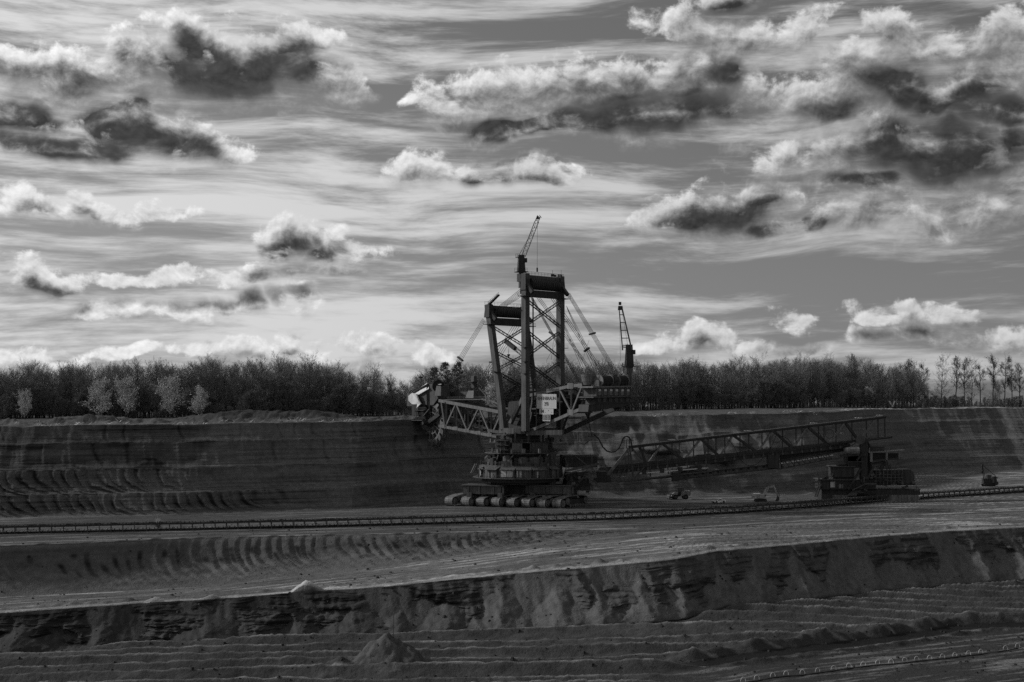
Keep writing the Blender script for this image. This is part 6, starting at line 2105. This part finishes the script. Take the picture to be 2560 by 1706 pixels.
def grow(seed, H, spread, clear, fine=2600, thin=1.0, pale=False):
    """bare winter tree: returns trunk and crown triangle soups (numpy)"""
    r = np.random.RandomState(seed)
    trunk, crown = [], []

    def seg(lst, a, b, r0, r1, n=4):
        d = b - a
        L = np.linalg.norm(d)
        if L < 1e-4:
            return
        d = d / L
        u = np.array([0, 0, 1.0]) if abs(d[2]) < .9 else np.array([1.0, 0, 0])
        s = np.cross(d, u)
        s /= np.linalg.norm(s)
        t = np.cross(d, s)
        ra = [a + r0 * (s * math.cos(2 * math.pi * i / n) + t * math.sin(2 * math.pi * i / n)) for i in range(n)]
        rb_ = [b + r1 * (s * math.cos(2 * math.pi * i / n) + t * math.sin(2 * math.pi * i / n)) for i in range(n)]
        for i in range(n):
            j = (i + 1) % n
            lst.append((ra[i], ra[j], rb_[j]))
            lst.append((ra[i], rb_[j], rb_[i]))

    tips = []

    def limb(a, d, L, rad, lev):
        k = 3
        p = a.copy()
        dd = d.copy()
        for i in range(k):
            dd = dd + r.normal(0, .13, 3) + np.array([0, 0, .10])
            dd /= np.linalg.norm(dd)
            q = p + dd * (L / k)
            seg(crown, p, q, rad * (1 - .28 * i), rad * (1 - .28 * (i + 1)), 3)
            tips.append((q, dd.copy(), lev))
            if lev < 3:
                for _ in range(2 if lev < 2 else 1):
                    e = dd + r.normal(0, .55, 3)
                    e /= np.linalg.norm(e)
                    limb(q, e, L * r.uniform(.45, .68), rad * .5, lev + 1)
            p = q

    base = np.zeros(3)
    p = base.copy()
    n = 7
    lean = r.normal(0, .03, 2)
    R0 = .018 * H * thin
    for i in range(n):
        q = np.array([lean[0] * H * (i + 1) / n + r.normal(0, .12), lean[1] * H * (i + 1) / n + r.normal(0, .12), H * .86 * (i + 1) / n])
        seg(trunk, p, q, R0 * (1 - .8 * i / n), R0 * (1 - .8 * (i + 1) / n), 6)
        f = (i + 1) / n
        if f > clear:
            for _ in range(3):
                an = r.uniform(0, 2 * math.pi)
                up = r.uniform(.35, 1.1) + .5 * f
                d = np.array([math.cos(an), math.sin(an), up])
                d /= np.linalg.norm(d)
                limb(q, d, H * spread * r.uniform(.75, 1.15) * (1.25 - .55 * f), R0 * .42 * (1.15 - .6 * f), 1)
        p = q
    limb(p, np.array([0, 0, 1.0]), H * .16, R0 * .2, 2)
    tp = np.array([t[0] for t in tips])
    td = np.array([t[1] for t in tips])
    idx = r.randint(0, len(tp), fine)
    a = tp[idx] + r.normal(0, .25, (fine, 3))
    d = td[idx] + r.normal(0, .55, (fine, 3)) + np.array([0, 0, .25])
    d /= np.linalg.norm(d, axis=1)[:, None]
    L = r.uniform(.6, 1.7, fine)[:, None] * (H / 26.0)
    s = np.cross(d, r.normal(0, 1, (fine, 3)))
    s /= np.linalg.norm(s, axis=1)[:, None]
    w = (.05 if H > 13 else .14) if not pale else .13
    w = w * (H / 26.0) * (1 if not pale else 2.0)
    tw = np.stack([a - s * w, a + s * w, a + d * L], 1)
    return np.array(trunk), np.concatenate([np.array(crown), tw])


def tri_mesh(name, tris, mat):
    co = tris.reshape(-1, 3)
    f = np.arange(len(co)).reshape(-1, 3)
    return mesh_np(name, co, f, MATS[mat], False)


KINDS = {}
for key, (seed, H, spread, clear, fine, tm, cm, thin) in {
        'oak_a': (1, 27, .20, .12, 1300, 'bark', 'twig', .7), 'oak_b': (2, 25, .22, .12, 1300, 'bark', 'twig_warm', .7), 'oak_c': (3, 28, .17, .12, 1300, 'bark', 'twig', .6), 'oak_d': (4, 24, .24, .12, 1400, 'bark', 'twig_warm', .75),
        'slim_a': (5, 27, .17, .34, 1900, 'bark', 'twig_dark', .9), 'slim_b': (16, 26, .15, .38, 1500, 'bark', 'twig_dark', .8), 'sapling': (7, 12, .24, .05, 2200, 'bark', 'twig', .6)}.items():
    t, c = grow(seed, H, spread, clear, fine, thin)
    KINDS[key] = (tri_mesh('trunk', t, tm), tri_mesh('crown', c, cm), H)
for key, (seed, H) in {'pale_a': (21, 11.0), 'pale_b': (22, 9.0)}.items():
    t, c = grow(seed, H, .30, .12, 2400, .8, pale=True)
    KINDS[key] = (tri_mesh('trunk', t, 'bark'), tri_mesh('crown', c, 'blossom'), H)
# conifer with ragged level boughs
def conifer(seed, H):
    r = np.random.RandomState(seed)
    tr, cr = [], []
    for i in range(6):
        a, b = np.array([0, 0, H * i / 6]), np.array([0, 0, H * (i + 1) / 6])
        for j in range(4):
            q, q2 = j * math.pi / 2, (j + 1) * math.pi / 2
            r0, r1 = .3 * (1 - i / 6), .3 * (1 - (i + 1) / 6)
            A, B = a + r0 * np.array([math.cos(q), math.sin(q), 0]), a + r0 * np.array([math.cos(q2), math.sin(q2), 0])
            C_, D_ = b + r1 * np.array([math.cos(q2), math.sin(q2), 0]), b + r1 * np.array([math.cos(q), math.sin(q), 0])
            tr += [(A, B, C_), (A, C_, D_)]
    for i in range(70):
        z = H * (.25 + .75 * r.rand())
        L = (H - z) * .30 + 1.2
        an = r.uniform(0, 2 * math.pi)
        d = np.array([math.cos(an), math.sin(an), r.uniform(-.1, .35)])
        o = np.array([0, 0, z])
        for k in range(26):
            u = r.uniform(.15, 1)
            p = o + d * L * u + r.normal(0, .25, 3)
            e = d * .5 + r.normal(0, .5, 3)
            s = np.cross(e, r.normal(0, 1, 3))
            s /= np.linalg.norm(s) + 1e-6
            cr.append((p - s * .16, p + s * .16, p + e * 1.1))
    return np.array(tr), np.array(cr)


t, c = conifer(9, 25)
KINDS['conifer'] = (tri_mesh('trunk', t, 'bark'), tri_mesh('crown', c, 'twig'), 25.0)


def tree(kind, px, D, h, label, name='bare_tree', group=None, cat='tree', rz=0.0, py=None):
    x = (px - 1280) / FPX * D
    z = ground(x, D)
    tm, cm, H = KINDS[kind]
    s = h / H
    r = empty(name, (x, D, z - .2), rz)
    r.scale = (s, s, s)
    tag(r, label, cat, group)
    link('trunk', tm, r)
    link('crown', cm, r)
    return r


def top_h(px, row, D):
    x = (px - 1280) / FPX * D
    return CAMZ - (row - HOR) / FPX * D - ground(x, D)


# the stand thinning out at the right
ST = [('slim_a', 2135, 893, 947, 'tall bare tree rising above the forest left of the white v-shaped board'), ('oak_c', 2145, 902, 954, 'bare tree rising above the forest, just right of the tallest crown over the white cabin'),
      ('slim_a', 2268, 905, 922, 'first slender bare tree of the thinning right end, leftmost with sky behind'), ('slim_b', 2290, 905, 932, 'thin bare tree between the leftmost slender tree and the round-crowned oak'), ('slim_b', 2312, 910, 947, 'thin bare tree just left of the round-crowned tree, beside the pale pole'),
      ('oak_c', 2352, 890, 914, 'tall bare tree with full round crown near the right end'), ('slim_a', 2390, 898, 922, 'bare tree just right of the tall round-crowned one'), ('slim_a', 2412, 902, 932, 'bare tree in the middle of the right group, slightly lower than its neighbours'),
      ('oak_c', 2430, 898, 918, 'bare tree with spreading crown in the middle of the right group'), ('slim_b', 2452, 912, 922, 'slender low-crowned tree right of the spreading one'), ('slim_a', 2482, 895, 910, 'bare tree with tall oval crown, fourth from the right edge'),
      ('slim_b', 2510, 893, 914, 'very slender tall tree with small top crown, third from the right edge'), ('sapling', 2496, 960, 902, 'short forked sapling among the last trees at the right'), ('slim_b', 2532, 912, 907, 'leaning thin tree, second from the right edge'), ('slim_a', 2549, 915, 917, 'last bare tree at the right edge of the picture')]
for i, (k, px, row, D, lab) in enumerate(ST):
    tree(k, px, D, top_h(px, row, D), lab, group=None, rz=i * 1.3)
# crowns that stand out of the skyline
SK = [('oak_a', 65, 915, 700, 'broad bare tree standing out of the forest near the left edge'), ('oak_b', 105, 912, 705, 'bare crown just right of the first broad tree at the left edge'), ('oak_d', 345, 905, 705, 'small rounded bare crown on the skyline left of the pale tree'),
      ('oak_a', 400, 905, 705, 'spreading bare crown above the second pale tree'), ('oak_d', 515, 898, 705, 'round bare crown standing above the skyline, left of the two biggest'), ('oak_a', 702, 890, 705, 'biggest bare crown on the left skyline, left one of a pair'),
      ('oak_b', 775, 892, 705, 'biggest bare crown on the left skyline, right one of a pair'), ('oak_d', 850, 912, 705, 'low bare crown right of the big pair, where the skyline drops'), ('oak_a', 930, 915, 700, 'bare crown on the falling skyline left of the white hood'),
      ('conifer', 1112, 905, 725, 'dark ragged conifer on the skyline behind the left rope set'), ('conifer', 1145, 905, 725, 'dark ragged conifer on the skyline just left of the leaning mast'), ('conifer', 1085, 918, 725, 'low dark conifer on the skyline above the white hood'),
      ('oak_b', 1895, 893, 900, 'broad bare crown standing out of the right forest skyline'), ('oak_d', 2000, 890, 900, 'bare crown on the right skyline between the broad crown and the white cabin'), ('oak_a', 2065, 892, 900, 'wide bare crown on the right skyline left of the cabin')]
for i, (k, px, row, D, lab) in enumerate(SK):
    tree(k, px, D, top_h(px, row, D), lab, name='conifer' if k == 'conifer' else 'bare_tree', rz=i * .9)
# pale blossoming trees and bushes before the wood
for i, (k, px, row, D, lab) in enumerate([('pale_a', 250, 957, 655, 'pale blossoming tree before the forest, largest of the pale ones'), ('pale_a', 425, 950, 668, 'pale blossoming tree with ragged top before the forest, right of the largest'), ('pale_b', 500, 978, 650, 'small pale bush right of the two pale trees'),
                                          ('pale_b', 63, 985, 640, 'small pale bush near the left edge of the forest'), ('pale_b', 315, 955, 672, 'dim pale bush between the two pale trees'), ('pale_b', 1228, 968, 700, 'small pale tree seen behind the foot of the leaning mast'),
                                          ('pale_b', 1862, 985, 885, 'thin pale shrub before the right forest, left of the cabin'), ('pale_b', 2172, 975, 888, 'tall thin pale shrub between the white cabin and the v-shaped board'), ('pale_b', 2298, 988, 900, 'faint pale shrub right of the v-shaped board')]):
    tree(k, px, D, max(4.0, top_h(px, row, D)), lab, name='pale_tree', rz=i * 1.1)
bt = tree('pale_b', 395, 458.0, 3.4, 'round pale bush standing in front of the conveyor at the left', name='round_bush', cat='bush')
bt.scale = (bt.scale[0] * 1.25, bt.scale[1] * 1.25, bt.scale[2])

# ---- the wood itself: one mass nobody could count
rb = np.random.RandomState(21)
pts, scl, rot, ids = [], [], [], []


def sky_row(px):
    return float(np.interp(px, [-400, 0, 100, 250, 500, 700, 790, 860, 900, 975, 1010, 1060, 1130, 1200, 1300, 1420, 1560, 1700, 1900, 2100, 2250, 2300, 2330, 2560, 3000],
                           [925, 922, 915, 912, 908, 905, 905, 925, 925, 943, 945, 930, 918, 912, 908, 906, 905, 906, 903, 900, 908, 930, 985, 992, 992]))


forest_rows = [(682, 712, 250), (715, 760, 230), (770, 850, 180)]
for px in np.arange(-380, 2960, 7.5):
    for (off, n) in ((0, 1), (16, 1), (38, 1)):
        p = px + rb.uniform(-5, 5)
        D = float(np.interp(p, [-400, 700, 1000, 1300, 1700, 2560], [690, 700, 715, 790, 880, 915])) + off + rb.uniform(-5, 5)
        x = (p - 1280) / FPX * D
        row = sky_row(p) + 10 + rb.uniform(-3, 14) + 9 * math.sin(p * .021 + off) + 6 * math.sin(p * .057 + 2 * off) + (0 if off else 26 * (rb.rand() < .6))
        h = top_h(p, row, D)
        if h < 3.5:
            continue
        pts.append((x, D, ground(x, D) - .2))
        small = h < 13
        k = 4 if small else rb.randint(0, 4)
        ids.append(k)
        scl.append(h / [27, 25, 28, 24, 12][k])
        rot.append(rb.uniform(0, 6.28))
# undergrowth along the wood's edge
for px in np.arange(-380, 2960, 3.2):
    p = px + rb.uniform(-5, 5)
    D = float(np.interp(p, [-400, 700, 1000, 1300, 1700, 2560], [678, 688, 703, 775, 868, 905])) + rb.uniform(-4, 4)
    x = (p - 1280) / FPX * D
    pts.append((x, D, ground(x, D) - .2))
    ids.append(4)
    scl.append(rb.uniform(.4, 1.0) * (1 + .5 * math.sin(p * .03) + .3 * math.sin(p * .011)) * (1.0 if p < 2270 else .42))
    rot.append(rb.uniform(0, 6.28))
pc = bpy.data.collections.new('wood_kinds')
for i, k in enumerate(('oak_a', 'oak_b', 'oak_c', 'oak_d', 'sapling')):
    tm, cm, H = KINDS[k]
    bmz = bmesh.new()
    bmz.from_mesh(tm)
    nt = len(bmz.faces)
    bmz.from_mesh(cm)
    bmz.faces.ensure_lookup_table()
    for fi in range(nt, len(bmz.faces)):
        bmz.faces[fi].material_index = 1
    me = bpy.data.meshes.new('wood_tree')
    bmz.faces.ensure_lookup_table()
    bmz.to_mesh(me)
    bmz.free()
    me.materials.append(MATS['bark'])
    me.materials.append(MATS[('twig', 'twig_warm', 'twig', 'twig_warm', 'twig')[i]])
    o = bpy.data.objects.new('wood_%d' % i, me)
    pc.objects.link(o)
fme = bpy.data.meshes.new('forest')
fme.from_pydata(pts, [], [])
for an, tp, av in (('scl', 'FLOAT', scl), ('rot', 'FLOAT', rot), ('kid', 'INT', ids)):
    a = fme.attributes.new(an, tp, 'POINT')
    a.data.foreach_set('value', av)
fo = link('forest', fme)
tag(fo, 'dark bare winter forest along the plateau behind the mine', None, None, 'stuff')
ng = bpy.data.node_groups.new('forest_scatter', 'GeometryNodeTree')
ng.interface.new_socket('Geometry', in_out='INPUT', socket_type='NodeSocketGeometry')
ng.interface.new_socket('Geometry', in_out='OUTPUT', socket_type='NodeSocketGeometry')
gi, go = ng.nodes.new('NodeGroupInput'), ng.nodes.new('NodeGroupOutput')
iop = ng.nodes.new('GeometryNodeInstanceOnPoints')
ci = ng.nodes.new('GeometryNodeCollectionInfo')
ci.inputs['Collection'].default_value = pc
ci.inputs['Separate Children'].default_value = True
ci.inputs['Reset Children'].default_value = True
iop.inputs['Pick Instance'].default_value = True


def named(nm, typ):
    n = ng.nodes.new('GeometryNodeInputNamedAttribute')
    n.data_type = typ
    n.inputs['Name'].default_value = nm
    return n.outputs['Attribute']


cx = ng.nodes.new('ShaderNodeCombineXYZ')
ng.links.new(named('rot', 'FLOAT'), cx.inputs[2])
ng.links.new(gi.outputs[0], iop.inputs['Points'])
ng.links.new(ci.outputs[0], iop.inputs['Instance'])
ng.links.new(named('kid', 'INT'), iop.inputs['Instance Index'])
ng.links.new(cx.outputs[0], iop.inputs['Rotation'])
ng.links.new(named('scl', 'FLOAT'), iop.inputs['Scale'])
ng.links.new(iop.outputs[0], go.inputs[0])
md = fo.modifiers.new('scatter', 'NODES')
md.node_group = ng
# wooded hill far behind
hx = np.linspace(-900, 900, 181)
hp, hf = [], []
for j, (yy, k) in enumerate(((1150, 0), (1250, 1), (1500, .8))):
    for x in hx:
        row = float(np.interp(1280 + FPX * x / 1250, [-400, 2100, 2300, 2560, 3000], [985, 985, 975, 970, 965]))
        z = (CAMZ - (row - HOR) / FPX * 1250) * k + 36 * (1 - k) + (1.2 * math.sin(x * .13) + 1.0 * math.sin(x * .31 + 2)) * (k > 0)
        hp.append((x, yy, z))
n = len(hx)
for j in range(2):
    for i in range(n - 1):
        hf.append((j * n + i, j * n + i + 1, (j + 1) * n + i + 1, (j + 1) * n + i))
hme = bpy.data.meshes.new('far_hill')
hme.from_pydata(hp, [], hf)
hme.materials.append(MATS['twig_warm'])
tag(link('far_hill', hme), kind='structure')
